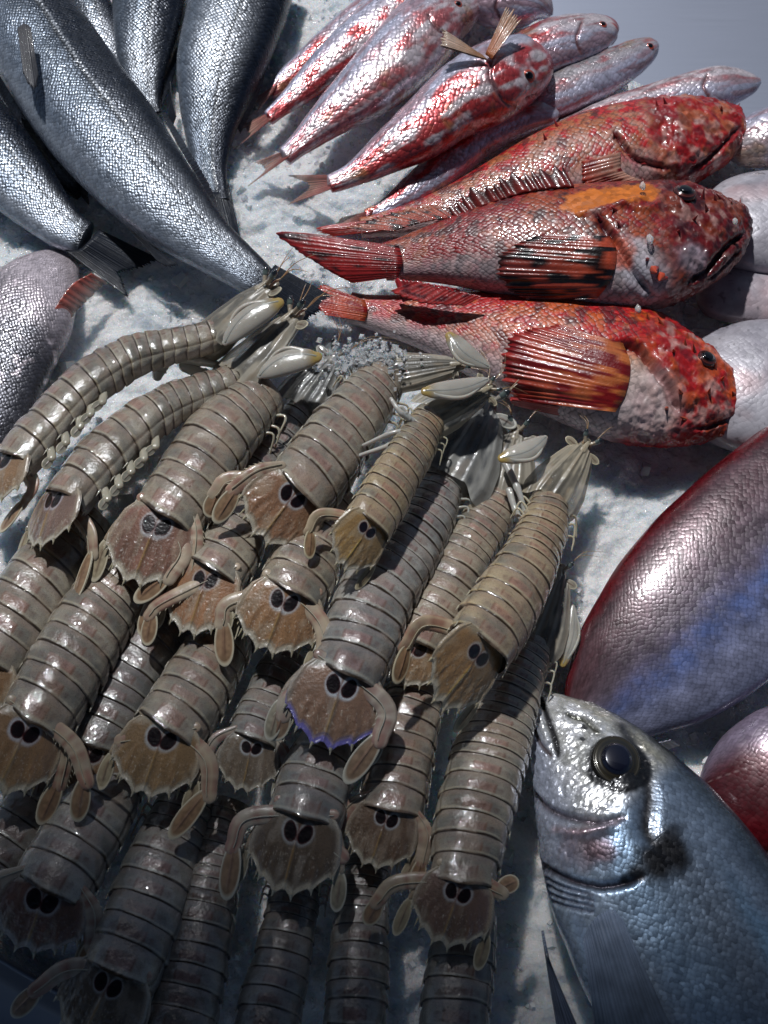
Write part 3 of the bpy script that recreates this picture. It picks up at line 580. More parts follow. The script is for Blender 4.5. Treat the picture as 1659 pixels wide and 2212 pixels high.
f, _r = mullet([(1560, 330, 10), (1590, 320, 38), (1650, 300, 56), (1750, 280, 60)], 'silver spotted red mullet at the right edge behind the scorpionfish snouts', .1, seed=9, red=.15, grey=.4, dorsal='R')

# ---- pale fish along the right edge
def pale(pts, label, z0, seed, thick=.4, dorsal='L'):
    f = Fish(pts, z0, thick, dorsal, (200, 160)); nz = fbm(f.V, 70, 4, seed); C = mix(np.array((.33, .31, .35)), (.46, .44, .48), smooth(.35, .65, nz))
    C = mix(C, (.50, .30, .30), smooth(.55, .8, fbm(f.V * [1, 1, 1], 45, 3, seed + 4)) * .6); C = mix(C, (.10, .09, .10), smooth(.74, .8, fbm(f.V, 380, 2, seed + 6)) * .6)
    f.Cl[..., :3] = C; f.Cl[..., 3] = .5; f.noise_disp(40, .0009, 1, seed)
    rt = empty('pale_fish', f.C[100] * [1, 1, 0], label, 'pale fish', 'pale fish along the right edge'); f.build('body', PALE, rt); return f, rt
pale([(1505, 470, 20), (1530, 474, 66), (1585, 480, 96), (1660, 485, 112), (1800, 490, 120)], 'pale pinkish white fish at the right edge behind the middle scorpionfish head', -.3, 1)
pale([(1507, 632, 14), (1522, 634, 42), (1560, 637, 56), (1640, 640, 62), (1790, 640, 66)], 'smallest pale fish at the right edge, between the two larger pale ones', -.3, 2)
pale([(1425, 745, 30), (1470, 780, 80), (1540, 820, 122), (1640, 838, 146), (1800, 840, 160)], 'broad pale fish at the right edge under the snout of the front scorpionfish', -.4, 3)

# ---- scorpionfish
def scorp_paint(f, seed, red=(.48, .014, .016), orange=(.54, .09, .016), white=(.50, .22, .16), dark=(.10, .008, .012), wk=.5, headend=.33, belly=.5, headdark=.0):
    t, s = f.t, f.s; n1 = fbm(f.V, 95, 4, seed) * .75 + .25 * fbm(np.stack([f.U[..., 0] * .5, f.U[..., 1], 0 * t], -1), 420, 3, seed + 2); n2 = fbm(f.V, 260, 4, seed + 5); n3 = fbm(f.V, 55, 3, seed + 9)
    C = mix(np.asarray(white), orange, smooth(.40, .60, n1 + .16 * (t - .1) + .05 * (n2 - .5) + (.5 - wk) * .3))
    C = mix(C, red, smooth(.47, .60, n2 * .6 + n3 * .4 + .05 * t + (.5 - wk) * .10))
    C = mix(C, dark, smooth(.60, .68, fbm(f.V, 170, 3, seed + 14)) * .8)
    C = mix(C, (.60, .52, .54), smooth(-.35, -.85, t) * belly)
    hd = smooth(headend, headend - .08, s); nh = fbm(f.V, 210, 4, seed + 20)
    H = mix(np.asarray(red) * .8, (.50, .25, .22), smooth(.50, .70, nh)); H = mix(H, orange, smooth(.52, .66, fbm(f.V, 120, 3, seed + 22)) * .7); H = mix(H, (.07, .008, .016), smooth(.52, .66, fbm(f.V, 150, 4, seed + 26)) * (.5 + headdark * .5)); H = H * (1 - .45 * headdark)
    C = mix(C, H, hd); f.Cl[..., :3] = C; f.Cl[..., 3] = (1 - hd) * .95; f.hd = hd
    f.noise_disp(110, .0021, hd * (f.up > -.3), seed, 4); f.noise_disp(330, .0011, hd, seed + 3, 3)
def spines(f, A, pts, ln, colr, seed=0, lean=.5, r=.0011):
    g = np.random.default_rng(seed)
    for (u, v) in pts:
        p, nn = f.surf(u, v); i = f.near(u, v)[0]; d = unit(nn + f.T[i] * lean + g.normal(size=3) * .25); A.cone(p - nn * .0006, p + d * ln * (.6 + .7 * g.random()), r, np.r_[np.asarray(colr) * (.7 + .6 * g.random()), 0])
def sceye(f, rt, u, v, r, z=0):
    f.eye(rt, u, v, r, (.10, .02, .015), pr=.66, rim=(.05, .01, .01), sink=.1)
# back scorpionfish
f = Fish([(1604, 268, 22), (1580, 276, 52), (1540, 290, 72), (1470, 308, 92), (1380, 326, 98), (1280, 345, 94), (1180, 378, 84), (1080, 418, 68), (980, 452, 48), (890, 474, 33), (820, 486, 24), (780, 492, 20)], .3, .58, 'R', (420, 190))
scorp_paint(f, 3, wk=.42, headend=.34, orange=(.44, .13, .05)); f.groove([(1600, 270), (1565, 310), (1530, 345), (1490, 372)], .0012, .0030, (.12, .008, .012), .0014); f.groove([(1330, 285), (1370, 340), (1440, 365)], .0014, .0028, (.14, .01, .015), .0014)
rt = empty('scorpionfish', f.C[200] * [1, 1, 0], 'red scorpionfish at the back with its snout furthest up, behind the mottled one', 'scorpionfish', G_SC); 
def ex_(A):
    spines(f, A, [(1590, 238), (1560, 232), (1530, 226), (1440, 225), (1420, 228), (1395, 232), (1360, 236), (1240, 262), (1205, 272), (1180, 300), (1330, 290), (1360, 330), (1400, 350)], .0042, (.40, .03, .03), 3)
f.build('body', SCORP, rt, ex_)
sceye(f, rt, 1476, 222, .0056)
A = Acc(); fin(A, [(1340, 330, 4.0), (1345, 370, 3.6), (1400, 395, 3)], [(1255, 350, 3.3), (1270, 392, 3), (1330, 420, 2.2)], (.55, .30, .22), tc=(.42, .05, .03), rays=12, seed=3, thick=.001, drape=(f, .0014), bow=.15, spots=((.20, .01, .01), .7, 4)); A.build('pectoral_fin', FIN_RED, rt)
A = Acc(); fin(A, tail_base(f, [(850, 468), (845, 482), (848, 496)]), [(700, 488, .8), (672, 497, .8), (712, 512, .6)], (.50, .04, .03), tc=(.42, .03, .03), rays=10, seed=6); A.build('tail_fin', FIN_RED, rt)
# front scorpionfish
f = Fish([(1600, 893, 14), (1588, 892, 44), (1545, 878, 84), (1470, 852, 118), (1370, 815, 140), (1255, 778, 136), (1145, 750, 118), (1035, 722, 90), (935, 698, 62), (850, 683, 44), (790, 672, 34), (755, 664, 32)], .2, .56, 'R', (480, 220))
scorp_paint(f, 31, wk=.22, headend=.32, belly=.8)
f.groove([(1330, 745), (1372, 745), (1400, 775), (1430, 815), (1448, 850), (1470, 900)], .0022, .0050, (.20, .006, .008), .0024)
f.groove([(1588, 905), (1560, 912), (1530, 925), (1500, 925)], .0009, .0024, (.10, .01, .012), .0011); f.groove([(1420, 770), (1450, 820), (1500, 880)], .0018, -.0012)
f.paint(1350, 800, .016, (.66, .42, .26), .7, .7); f.paint(1385, 870, .022, (.62, .52, .50), .75, .6); f.paint(1150, 800, .022, (.62, .50, .44), .55, .7)
rt = empty('scorpionfish', f.C[200] * [1, 1, 0], 'orange red scorpionfish in front with the shrimp claws resting on its belly', 'scorpionfish', G_SC); 
def ex_(A):
    spines(f, A, [(1480, 745), (1500, 760), (1545, 795), (1560, 820), (1585, 850), (1455, 760), (1430, 700), (1400, 690), (1470, 850), (1480, 905), (1440, 880), (1530, 850)], .0040, (.50, .08, .03), 7)
f.build('body', SCORP, rt, ex_)
sceye(f, rt, 1526, 776, .0046)
A = Acc(); zb = 3.5
fin(A, [(1345, 742, 4.2), (1362, 790, 4.4), (1352, 850, 4.1), (1330, 890, 3.4)], [(1200, 700, 3.9), (1125, 730, 4.0), (1100, 800, 4.0), (1095, 862, 2.4)], (.52, .15, .04), tc=(.40, .035, .03), rays=17, seed=11, thick=.0010, amp=.00009, drape=(f, .0013), bow=.12, con=.12, rag=.05, spots=((.20, .008, .01), .54, 6)); A.build('pectoral_fin', FIN_RED, rt)
A = Acc(); fin(A, [(1390, 905, 2.4), (1370, 930, 1.8)], [(1095, 858, 2.3), (1100, 872, 1.8)], (.50, .20, .18), tc=(.45, .05, .05), rays=7, seed=12, thick=.0016); A.build('pelvic_fin', FIN_RED, rt)
A = Acc(); fin(A, tail_base(f, [(788, 648), (794, 670), (788, 694)], .10), [(690, 612, 1.3), (655, 640, 1.3), (700, 680, 1.2)], (.50, .09, .03), tc=(.46, .04, .03), rays=12, seed=13, spots=((.30, .01, .01), .6, 4)); A.build('tail_fin', FIN_RED, rt)
A = Acc(); fin(A, [(870, 652, 2.2), (940, 640, 2.8), (1010, 636, 3.2)], [(850, 598, 2.5), (900, 606, 2.8), (985, 622, 3.3)], (.45, .03, .03), tc=(.40, .02, .03), rays=14, seed=14, thick=.0008, spots=((.2, .01, .01), .65, 4)); A.build('dorsal_fin', FIN_RED, rt)
# middle scorpionfish, lying over the other two
f = Fish([(1612, 492, 22), (1592, 496, 56), (1545, 508, 92), (1480, 520, 118), (1400, 532, 130), (1310, 536, 130), (1230, 532, 122), (1150, 530, 112), (1070, 534, 96), (1000, 540, 78), (930, 550, 58), (870, 560, 44), (830, 566, 38)], 1.6, .54, 'R', (520, 240))
scorp_paint(f, 57, red=(.27, .012, .014), orange=(.34, .06, .02), dark=(.05, .008, .01), wk=.20, headend=.34, headdark=.75, white=(.40, .20, .18))
f.groove([(1612, 500), (1570, 535), (1530, 585), (1490, 610)], .0014, .0042, (.05, .006, .012), .0016); f.groove([(1600, 540), (1560, 585), (1520, 615)], .0010, .0018, (.04, .006, .01), .0010)
f.groove([(1290, 465), (1330, 520), (1370, 590), (1405, 640)], .0018, .0040, (.09, .01, .02), .0018); f.groove([(1440, 420), (1400, 450), (1330, 440)], .0018, -.0016)
f.paint(1372, 560, .014, (.55, .52, .56), .85, .5); f.paint(1340, 545, .010, (.62, .10, .03), .8, .5); f.paint(1400, 610, .014, (.42, .40, .46), .6, .6); f.paint(1500, 560, .011, (.36, .34, .40), .6, .6)
for k_, (u_, v_) in enumerate([(1250, 440), (1275, 430), (1300, 425), (1330, 422), (1360, 418), (1388, 412)]): f.paint(u_, v_, .0085, (.62, .16, .012), .95, .3, .5, 60 + k_, .8)
f.groove([(1236, 462), (1300, 452), (1400, 425)], .0022, -.0014)
rt = empty('scorpionfish', f.C[200] * [1, 1, 0], 'dark mottled scorpionfish in the middle with an open mouth and black spotted fin', 'scorpionfish', G_SC); 
def ex_(A):
    spines(f, A, [(1598, 448), (1580, 440), (1560, 436), (1545, 432), (1520, 425), (1440, 400), (1420, 402), (1395, 398), (1450, 405), (1330, 455), (1300, 470), (1340, 490), (1420, 580), (1400, 560), (1440, 600), (1465, 500), (1500, 470), (1530, 450)], .0042, (.30, .03, .03), 17); spines(f, A, [(1412, 582), (1428, 598)], .006, (.65, .08, .03), 3, r=.0022)
f.build('body', SCORP, rt, ex_)
sceye(f, rt, 1478, 420, .0056)
A = Acc(); fin(A, [(1318, 512, 4.9), (1332, 545, 5.2), (1322, 600, 4.8), (1290, 645, 3.8)], [(1160, 505, 4.3), (1100, 550, 4.6), (1095, 610, 4.0), (1130, 650, 2.6)], (.46, .07, .03), tc=(.22, .03, .025), rays=16, seed=21, thick=.0010, amp=.00009, drape=(f, .0013), bow=.12, con=.12, rag=.05, spots=((.008, .003, .004), .46, 6)); A.build('pectoral_fin', FIN_RED, rt)

A = Acc(); fin(A, [(985, 470, 3.4), (1060, 440, 3.8), (1140, 415, 4.2), (1240, 405, 4.4)], [(960, 440, 3.4), (1010, 405, 3.8), (1100, 372, 4.2), (1210, 350, 4.6)], (.22, .02, .015), tc=(.05, .008, .008), rays=12, seed=23, thick=.0016, rag=.32, amp=.0012); A.build('dorsal_fin', FIN_RED, rt)
A = Acc(); fin(A, [(850, 500, 2.7), (920, 480, 3.0), (980, 470, 3.3)], [(740, 492, 2.2), (850, 456, 2.6), (940, 440, 3)], (.35, .035, .02), tc=(.36, .10, .05), rays=14, seed=24, spots=((.02, .005, .005), .6, 5), rag=.1); A.build('rear_dorsal_fin', FIN_RED, rt)
A = Acc(); fin(A, tail_base(f, [(862, 532), (870, 564), (860, 598)], .12), [(660, 505, 2.0), (596, 507, 1.8), (690, 575, 1.8), (760, 612, 1.6)], (.30, .02, .02), tc=(.34, .02, .02), rays=16, seed=25, thick=.0009, rag=.02, spots=((.03, .006, .008), .64, 6)); A.build('tail_fin', FIN_RED, rt)
A = Acc(); fin(A, [(900, 606, 2.8), (960, 622, 3.1), (1040, 640, 3.4)], [(840, 630, 2.2), (905, 655, 2.6), (1000, 662, 3)], (.34, .02, .02), tc=(.38, .03, .03), rays=12, seed=26, thick=.001, spots=((.1, .005, .01), .65, 4)); A.build('anal_fin', FIN_RED, rt)

# ---- pink dentex, right
f = Fish([(1225, 1590, 20), (1262, 1562, 66), (1305, 1520, 112), (1365, 1462, 160), (1440, 1395, 196), (1530, 1310, 218), (1640, 1210, 226), (1790, 1080, 220)], .0, .36, 'L', (520, 320))
f.Cl[..., 3] = smooth(.02, .2, f.s); nz = fbm(f.V, 60, 4, 4); n2 = fbm(f.V, 180, 4, 14)
tt = f.t + (nz - .5) * .25
C = mix(np.array((.22, .23, .34)), (.125, .095, .12), smooth(-.6, 0, tt)); C = mix(C, (.085, .042, .05), smooth(.0, .6, tt)); C = mix(C, (.11, .004, .008), smooth(.74, .95, tt))
C = mix(C, (.06, .12, .34), np.exp(-((tt + .28) / .22) ** 2) * (.35 + .3 * smooth(.3, .7, n2))); f.Cl[..., :3] = C * (.8 + .5 * n2)[..., None]; f.noise_disp(30, .0008)
f.Cl[..., :3] *= (.55 + .9 * fbm(np.stack([f.U[..., 0] * .5, f.U[..., 1], 0 * f.t], -1), 230, 4, 91))[..., None]
rt = empty('dentex', f.C[250] * [1, 1, 0], 'big pinkish grey dentex at the right edge with a red back and bluish belly', 'dentex'); f.build('body', PINK, rt)
A = Acc(); fin(A, [(1250, 1560, 1.0), (1320, 1602, 1.0), (1400, 1608, 1.0), (1450, 1600, 1.0)], [(1262, 1572, .4), (1350, 1618, .3), (1432, 1622, .3), (1470, 1612, .3)], (.30, .30, .36), rays=16, seed=5); A.build('pelvic_fin', FIN_DARK, rt)
A = Acc(); fin(A, [(1640, 985, 1.6), (1520, 1062, 1.9), (1415, 1180, 1.8), (1335, 1275, 1.6)], [(1600, 985, .8), (1480, 1072, 1.0), (1385, 1182, .8), (1318, 1270, .8)], (.28, .012, .018), rays=30, seed=6, rag=.12); A.build('dorsal_fin', FIN_RED, rt)
# dark red snapper, lower right
f = Fish([(1508, 1712, 12), (1522, 1712, 50), (1560, 1708, 105), (1620, 1700, 150), (1700, 1690, 178), (1850, 1680, 190)], -.3, .4, 'R', (260, 200))
nz = fbm(f.V, 80, 4, 4); C = mix(np.array((.20, .16, .22)), (.09, .018, .024), smooth(-.75, -.2, f.t + (nz - .5) * .3)); C = mix(C, (.13, .005, .010), smooth(.25, .8, f.t)); C = mix(C, (.5, .36, .36), np.exp(-((f.t + .18) / .012) ** 2) * (.5 + .5 * np.sin(f.L / .003 * 2 * math.pi))[:, None] * .6)
f.Cl[..., :3] = C; f.Cl[..., 3] = .8; rt = empty('red_snapper', f.C[120] * [1, 1, 0], 'dark red snapper at the right edge behind the back of the gilthead bream', 'snapper'); f.build('body', PINK, rt)

# ---- gilthead bream, lower right
f = Fish([(1152, 1497, 8), (1166, 1515, 30), (1200, 1562, 78), (1245, 1622, 122), (1296, 1700, 166), (1348, 1790, 206), (1402, 1885, 234), (1458, 1985, 252), (1520, 2095, 262), (1600, 2235, 262), (1680, 2370, 250)], .6, .44, 'L', (760, 420))
t, s = f.t, f.s; nz = fbm(f.V, 70, 4, 3); n2 = fbm(f.V, 240, 4, 13)
hd = smooth(.40, .34, s + .05 * t); tt = t + (nz - .5) * .2
C = mix(np.array((.60, .72, .88)), (.34, .48, .66), smooth(-.8, -.3, tt)); C = mix(C, (.22, .28, .37), smooth(-.3, .2, tt)); C = mix(C, (.20, .40, .60), np.exp(-((tt - .45) / .10) ** 2) * smooth(.5, .8, s) * .6); C = mix(C, (.045, .06, .085), smooth(.5, .95, tt))  # blue sky light on belly and flank is put into the colour
Hc = mix(np.array((.80, .80, .82)), (.55, .55, .53), smooth(.35, .6, n2)); Hc = mix(Hc, (.50, .54, .66), smooth(-.3, -.8, t)); Hc = mix(Hc, (.035, .04, .035), smooth(.68, .97, tt)); Hc = mix(Hc, (.30, .26, .14), np.exp(-((tt - .72) / .12) ** 2) * .5)
f.Cl[..., :3] = mix(C, Hc, hd); f.Cl[..., 3] = 1 - .72 * hd
f.noise_disp(45, .0009); f.noise_disp(340, .00055, hd, 5, 4); f.noise_disp(900, .00016, hd, 6, 2)
BK = (.015, .015, .018)
f.groove([(1166, 1502), (1186, 1560), (1200, 1600), (1206, 1632)], .0009, .0030, (.03, .03, .035), .0011)            # upper lip edge
f.groove([(1156, 1512), (1152, 1560), (1166, 1605), (1190, 1632)], .0007, .0016, (.16, .13, .14), .0008)
f.groove([(1158, 1520), (1172, 1570), (1188, 1612)], .0022, -.0016)
f.groove([(1126, 1640), (1142, 1700), (1172, 1740), (1225, 1765), (1300, 1778), (1345, 1770)], .0016, .0022, (.16, .14, .17), .0014)
f.groove([(1200, 1792), (1260, 1800), (1330, 1780)], .0022, -.0018, (.50, .42, .48), .0016)
f.groove([(1108, 1790), (1150, 1850), (1215, 1895), (1290, 1915), (1350, 1908), (1385, 1895)], .0014, .0020, (.06, .05, .07), .0014)
for k_ in range(4):
    o_ = 8 + 12 * k_; f.groove([(1107 - k_, 1772 + o_ * .6), (1140 - o_ * .2, 1850 + o_ * .9), (1205 - o_ * .2, 1902 + o_ * 1.05), (1280, 1926 + o_)], .0008, .0014, (.26, .28, .36), .0006)
f.groove([(1340, 1570), (1385, 1640), (1400, 1720), (1395, 1790), (1420, 1830)], .0040, .0014, (.06, .06, .065), .0030)
f.paint(1262, 1838, .011, (.30, .12, .11), .5, .7, .5); f.paint(1300, 1835, .008, (.14, .05, .05), .7, .7, .6, 3)
f.bulge(1300, 1790, .020, .0016)
for k_, (u_, v_, r_) in enumerate([(1450, 1815, .0085), (1440, 1850, .0105), (1418, 1875, .008), (1465, 1850, .007), (1400, 1850, .007), (1378, 1888, .006), (1350, 1900, .0035)]): f.paint(u_, v_, r_, BK, .95, .8, .45, 40 + k_, .3)
f.bulge(1330, 1650, .016, .0022); f.paint(1334, 1654, .0135, (.012, .012, .014), .98, .18, .12, 2, .95)
f.paint(1262, 1572, .002, BK, .9); f.paint(1258, 1598, .0015, BK, .9); f.groove([(1225, 1545), (1262, 1556), (1290, 1585)], .0016, .0012, (.10, .10, .08), .0014)
rt = empty('gilthead_bream', f.C[300] * [1, 1, 0], 'silver gilthead bream in the lower right corner with a big eye and black gill spot', 'sea bream'); f.build('body', BREAM, rt)
f.eye(rt, 1330, 1648, .0096, (.040, .034, .020), bulge=.34, pupil=(.008, .010, .024), pr=.60, rim=(.010, .009, .009), el=1.12, sink=.35)
A = Acc(); fin(A, [(1262, 2030, 5.2), (1285, 1985, 5.4), (1320, 1965, 5.4), (1345, 1985, 5.4)], [(1310, 2380, 4.8), (1380, 2390, 4.8), (1440, 2380, 5.0), (1500, 2330, 5.2)], (.30, .37, .50), tc=(.09, .105, .11), rays=18, nl=40, seed=31, thick=.0012, amp=.0003, rag=.02, drape=(f, .0016), con=.25); A.build('pectoral_fin', FIN_DARK, rt)
A = Acc(); fin(A, [(1172, 2010, 2.0), (1180, 2060, 2.4)], [(1205, 2230, 1.2), (1240, 2290, 1.2), (1270, 2280, 1.4)], (.20, .24, .32), tc=(.16, .18, .26), rays=8, seed=32, thick=.001); A.build('pelvic_fin', FIN_DARK, rt)
# ------------------------------------------------------------------ mantis shrimps
SHELL = skin('shrimp_shell', rough=.30, spec=.5, coat=1.0, sss=.35, bscale=900, bump=.30, mottle=.25, wet=420, speck=.30, radius=(.004, .003, .002), dist=.0006)
CLEAR = skin('shrimp_clear_shell', rough=.30, spec=.4, coat=.45, bscale=600, bump=.25, mottle=.3, alpha=True, wet=300)
FLESH = skin('shrimp_pale_limb', rough=.2, spec=.5, coat=.7, sss=.35, bscale=700, bump=.15, mottle=.2, wet=500)
CORNEA = skin('shrimp_cornea', rough=.12, spec=.7, coat=1, bscale=2500, bump=.05, mottle=.2)
G_SH = 'mantis shrimps heaped in overlapping rows'
YEL = (.42, .28, .05); CREAM = (.52, .49, .40)

def shrimp(label, pts, tip, zt=4.2, zh=None, roll=0.0, eyes=None, tint=(1, 1, 1), tel=(.26, .14, .065), rim=(.50, .44, .34), spotrim=(.50, .53, .55), uro=('auto', 'auto'), warm=0.0, seed=0, nth=None, hw_head=None, head_z=None, zs=.215, claws=(), legs=(), pleo=False, tw=1.08, roll_t=None, tdrop=.0, dark=1.0, spot=1.0):
    g = np.random.default_rng(1000 + seed)
    tint = np.asarray(tint) * dark  # dark puts the shade on buried and bottom-row shrimps into their colour
    # ---- centre line in the world
    pts = [(p[0], p[1], p[2] * .94) for p in pts]; q = catmull(pts, 240); c, hw = q[:, :2], q[:, 2]; d = unit(np.gradient(c, axis=0)); nn = np.stack([-d[:, 1], d[:, 0]], 1)
    zc = np.full(240, zt / 100)
    for _ in range(3):
        Rr = np.array([P(*(c[i] + nn[i] * hw[i]), zc[i]) for i in range(240)]); Ll = np.array([P(*(c[i] - nn[i] * hw[i]), zc[i]) for i in range(240)])
        C0 = (Rr + Ll) / 2; L = arclen(C0); tot = L[-1]
        if zh is None: zc = zt / 100 - zs * (tot - L)
        else: zc = zh / 100 + (zt - zh) / 100 * (L / tot)
    a = np.linalg.norm(Rr - Ll, axis=1) / 2; h0 = float(np.median(a[-80:])); S0 = unit(Rr - Ll); b = a * .66
    # ---- rings: seven abdominal plates counted from the tail, short thoracic ones in front of them
    bd = [0.0]; x = 0
    for k in range(6): x += h0 * (.61 if k else .72); bd.append(x)
    rest = tot - x; nt = max(0, int(round(rest / (h0 * .38))))
    if nt:
        for k in range(nt): bd.append(x + rest * (k + 1) / nt)
    bd = [v for v in bd if v <= tot + 1e-6]
    if tot - bd[-1] > 1e-4: bd.append(tot)
    bd = [tot - v for v in bd][::-1]
    fl = np.array([0, .04, .10, .2, .32, .44, .56, .68, .78, .86, .91, .95, .98, 1.0]); st = []; ff = []; sg = []
    for i in range(len(bd) - 1):
        for f_ in fl: st.append(bd[i] + (bd[i + 1] - bd[i]) * f_); ff.append(f_); sg.append(i)
    st = np.array(st); ff = np.array(ff); sg = np.array(sg); nseg = len(bd) - 1
    ip = lambda A_: np.stack([np.interp(st, L, A_[:, j]) for j in range(A_.shape[1])], 1) if A_.ndim == 2 else np.interp(st, L, A_)
    C = ip(C0); S = unit(ip(S0)); T = unit(ip(np.gradient(C0, axis=0))); U = unit(np.cross(T, S)); U *= np.sign(U[:, 2:3]); aa = ip(a); bb = ip(b)
    rl = R(roll); S, U = S * math.cos(rl) + U * math.sin(rl), U * math.cos(rl) - S * math.sin(rl)
    nx = 71; xx = np.linspace(-1, 1, nx); ph = xx * R(122); X = np.sin(ph); Yc = np.cos(ph)
    thor = (sg < nseg - 6)
    rm = .955 + .040 * np.sin(np.pi * np.clip(ff * .86 + .07, 0, 1)) ** .7 + .008 * smooth(.86, .92, ff) - .022 * smooth(.965, 1.0, ff) + .010 * smooth(.12, .3, ff)
    seg_r = g.random((nseg + 1,)); tilt = (g.random(nseg + 1) - .5)
    wob = 1 + .035 * (vnoise(np.stack([sg * 3.7 + ff * 1.5, sg * 0.0], -1)[:, None] + np.stack([xx * 0, xx * 3.0], -1)[None], 1.0, seed) - .5) * 2
    r = rm[:, None] * wob
    # side plates: a groove, then a flared lobe with its own curve
    side = np.abs(xx)[None]; r = r - .030 * np.exp(-((side - .60) / .022) ** 2) + .05 * smooth(.62, .78, side) * smooth(.1, .8, ff)[:, None] * smooth(1.0, .93, ff)[:, None]
    r = r + .006 * np.exp(-((side - .17) / .02) ** 2) * smooth(.2, .6, ff)[:, None] + .006 * np.exp(-((side - .36) / .018) ** 2) * smooth(.2, .6, ff)[:, None]
    r = r - .006 * np.exp(-((ff - .30) / .035) ** 2)[:, None] * (side < .6)
    V = C[:, None] + S[:, None] * (aa[:, None] * r * X[None])[..., None] + U[:, None] * (bb[:, None] * r * Yc[None])[..., None]
    # rear edges are drawn back at the sides into a corner, and waver
    sh = (.10 * smooth(.55, .85, side) + .05 * (vnoise(np.stack([sg * 5.1, sg * 0.], -1)[:, None] + np.stack([xx * 0, xx * 4], -1)[None], 1, seed + 4) - .5)) * (ff[:, None] ** 2) * smooth(1.2, .9, ff)[:, None]
    last = (sg == nseg - 1)[:, None] * np.exp(-(xx / .34) ** 2)[None] * .16 * (ff[:, None] ** 3); sh = sh + last
    sh = sh + .035 * tilt[sg][:, None] * X[None] * 3 * ff[:, None] * (1 - ff[:, None]) * 4 * .3
    V = V + T[:, None] * (sh * h0)[..., None]
    V = V + unit(V - C[:, None]) * ((fbm(V, 130, 3, seed + 77) - .5) * .10 * h0 * smooth(1.3, .6, side))[..., None]
    # ---- colours
    pos = np.stack([np.broadcast_to(st[:, None], V.shape[:2]) * 1.0, np.broadcast_to(xx[None], V.shape[:2]) * h0 * 1.3, np.zeros(V.shape[:2])], -1)
    n1 = fbm(pos + seed * .13, 130, 4, seed + 2); n2 = fbm(pos + seed * .07, 480, 3, seed + 6)
    base = mix(np.array((.245, .240, .220)), (.46, .43, .375), smooth(.32, .68, n1)) * (.78 + .44 * n2)[..., None] * .76
    base = mix(base, np.array((.36, .27, .15)), warm * smooth(.3, .6, n1))
    F2 = np.broadcast_to(ff[:, None], V.shape[:2]); S2 = np.broadcast_to(side, V.shape[:2]); x2 = np.broadcast_to(xx[None], V.shape[:2]); rs = seg_r[sg][:, None]; th2 = thor[:, None]
    def cmix(cc, k): return mix(base, np.asarray(cc), np.clip(k, 0, 1))
    base = cmix((.36, .17, .15), smooth(.20, .15, S2) * smooth(.30, .50, F2) * smooth(.90, .78, F2) * (.15 + .45 * rs) * (.5 + n1))
    base = cmix((.25, .17, .14), smooth(.36, .2, S2) * smooth(.45, .55, F2) * smooth(.9, .8, F2) * .35 * (1 - .4 * rs))
    base = cmix((.27, .19, .17), smooth(.02, .0, F2) * .3 + smooth(.32, .18, F2) * .35)
    for xd, rd in ((.075, .030), (.27, .034), (.50, .026)):
        base = cmix((.10, .035, .03), np.exp(-(((S2 - xd) / rd) ** 2 + ((F2 - .60) / .085) ** 2)) * (.75 if xd < .4 else .35) * (g.random(nseg)[sg][:, None] * .7 + .3))
    base = cmix((.17, .085, .06), np.exp(-((S2 - .175) / .008) ** 2) * smooth(.36, .45, F2) * smooth(.95, .85, F2) * .9)
    base = cmix((.20, .12, .09), np.exp(-((S2 - .36) / .007) ** 2) * smooth(.46, .6, F2) * smooth(.95, .85, F2) * .55)
    base = cmix((.18, .14, .10), np.exp(-((F2 - .30) / .03) ** 2) * .35 * (S2 < .6))
    base = cmix((.42, .39, .31), smooth(.80, .84, F2) * smooth(.91, .885, F2) * .55)
    base = cmix((.040, .022, .010), smooth(.925, .95, F2) * .95 + smooth(.03, .005, F2) * .7)
    base = cmix((.46, .43, .36), np.exp(-((F2 - .88) / .03) ** 2) * .4)
    base = cmix(YEL, smooth(.84, .88, F2) * smooth(.93, .91, F2) * smooth(.35, .6, S2) * (.15 + warm * .7) )
    base = cmix((.14, .10, .07), np.exp(-((S2 - .60) / .016) ** 2) * .55)
    base = cmix((.30, .26, .34), smooth(.62, .9, S2) * smooth(.35, .7, n1) * .5)
    base = cmix((.30, .235, .19), smooth(.5, .72, fbm(pos + seed * .21, 240, 3, seed + 23)) * .55)
    base = cmix((.42, .41, .37), np.exp(-((S2 - .66) / .03) ** 2) * .35)
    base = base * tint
    org = C[-1].copy(); org[2] = 0
    root = empty('mantis_shrimp', org, label, 'mantis shrimp', G_SH)
    A = Acc(); A.grid(V, base, out=V - C[:, None])
    # belly below, so that the body is closed
    bl = V[:, [0, -1]]; k_ = np.linspace(0, 1, 9)[None, :, None]; W = bl[:, :1] * (1 - k_) + bl[:, 1:] * k_ - U[:, None] * (.12 * aa[:, None] * np.sin(np.linspace(0, math.pi, 9)))[..., None]
    A.grid(W, np.array((.30, .26, .20)) * tint, out=-U[:, None] + 0 * W)
    # small points at the rear corners of the last plates
    for i in range(max(0, nseg - 4), nseg):
        j = np.where((sg == i) & (ff == .95))[0][0]
        for sx in (6, nx - 7, 14, nx - 15) if i == nseg - 1 else (8, nx - 9):
            A.cone(V[j, sx] - T[j] * h0 * .08, V[j, sx] + T[j] * h0 * .16 + unit(V[j, sx] - C[j]) * h0 * .03, h0 * .035, np.asarray(CREAM) * tint)
    A.build('body', SHELL, root)
    # ---- tail fan
    e = C[-1] + 0; f0 = T[-1]; zt_ = (C[-1][2] - tdrop * h0); tp = P(tip[0], tip[1], max(.006, C[-1][2] + h0 * .10 - tdrop * h0))
    fw = unit((tp - (e + U[-1] * bb[-1] * .55))); leng = np.linalg.norm(tp - e) * .96
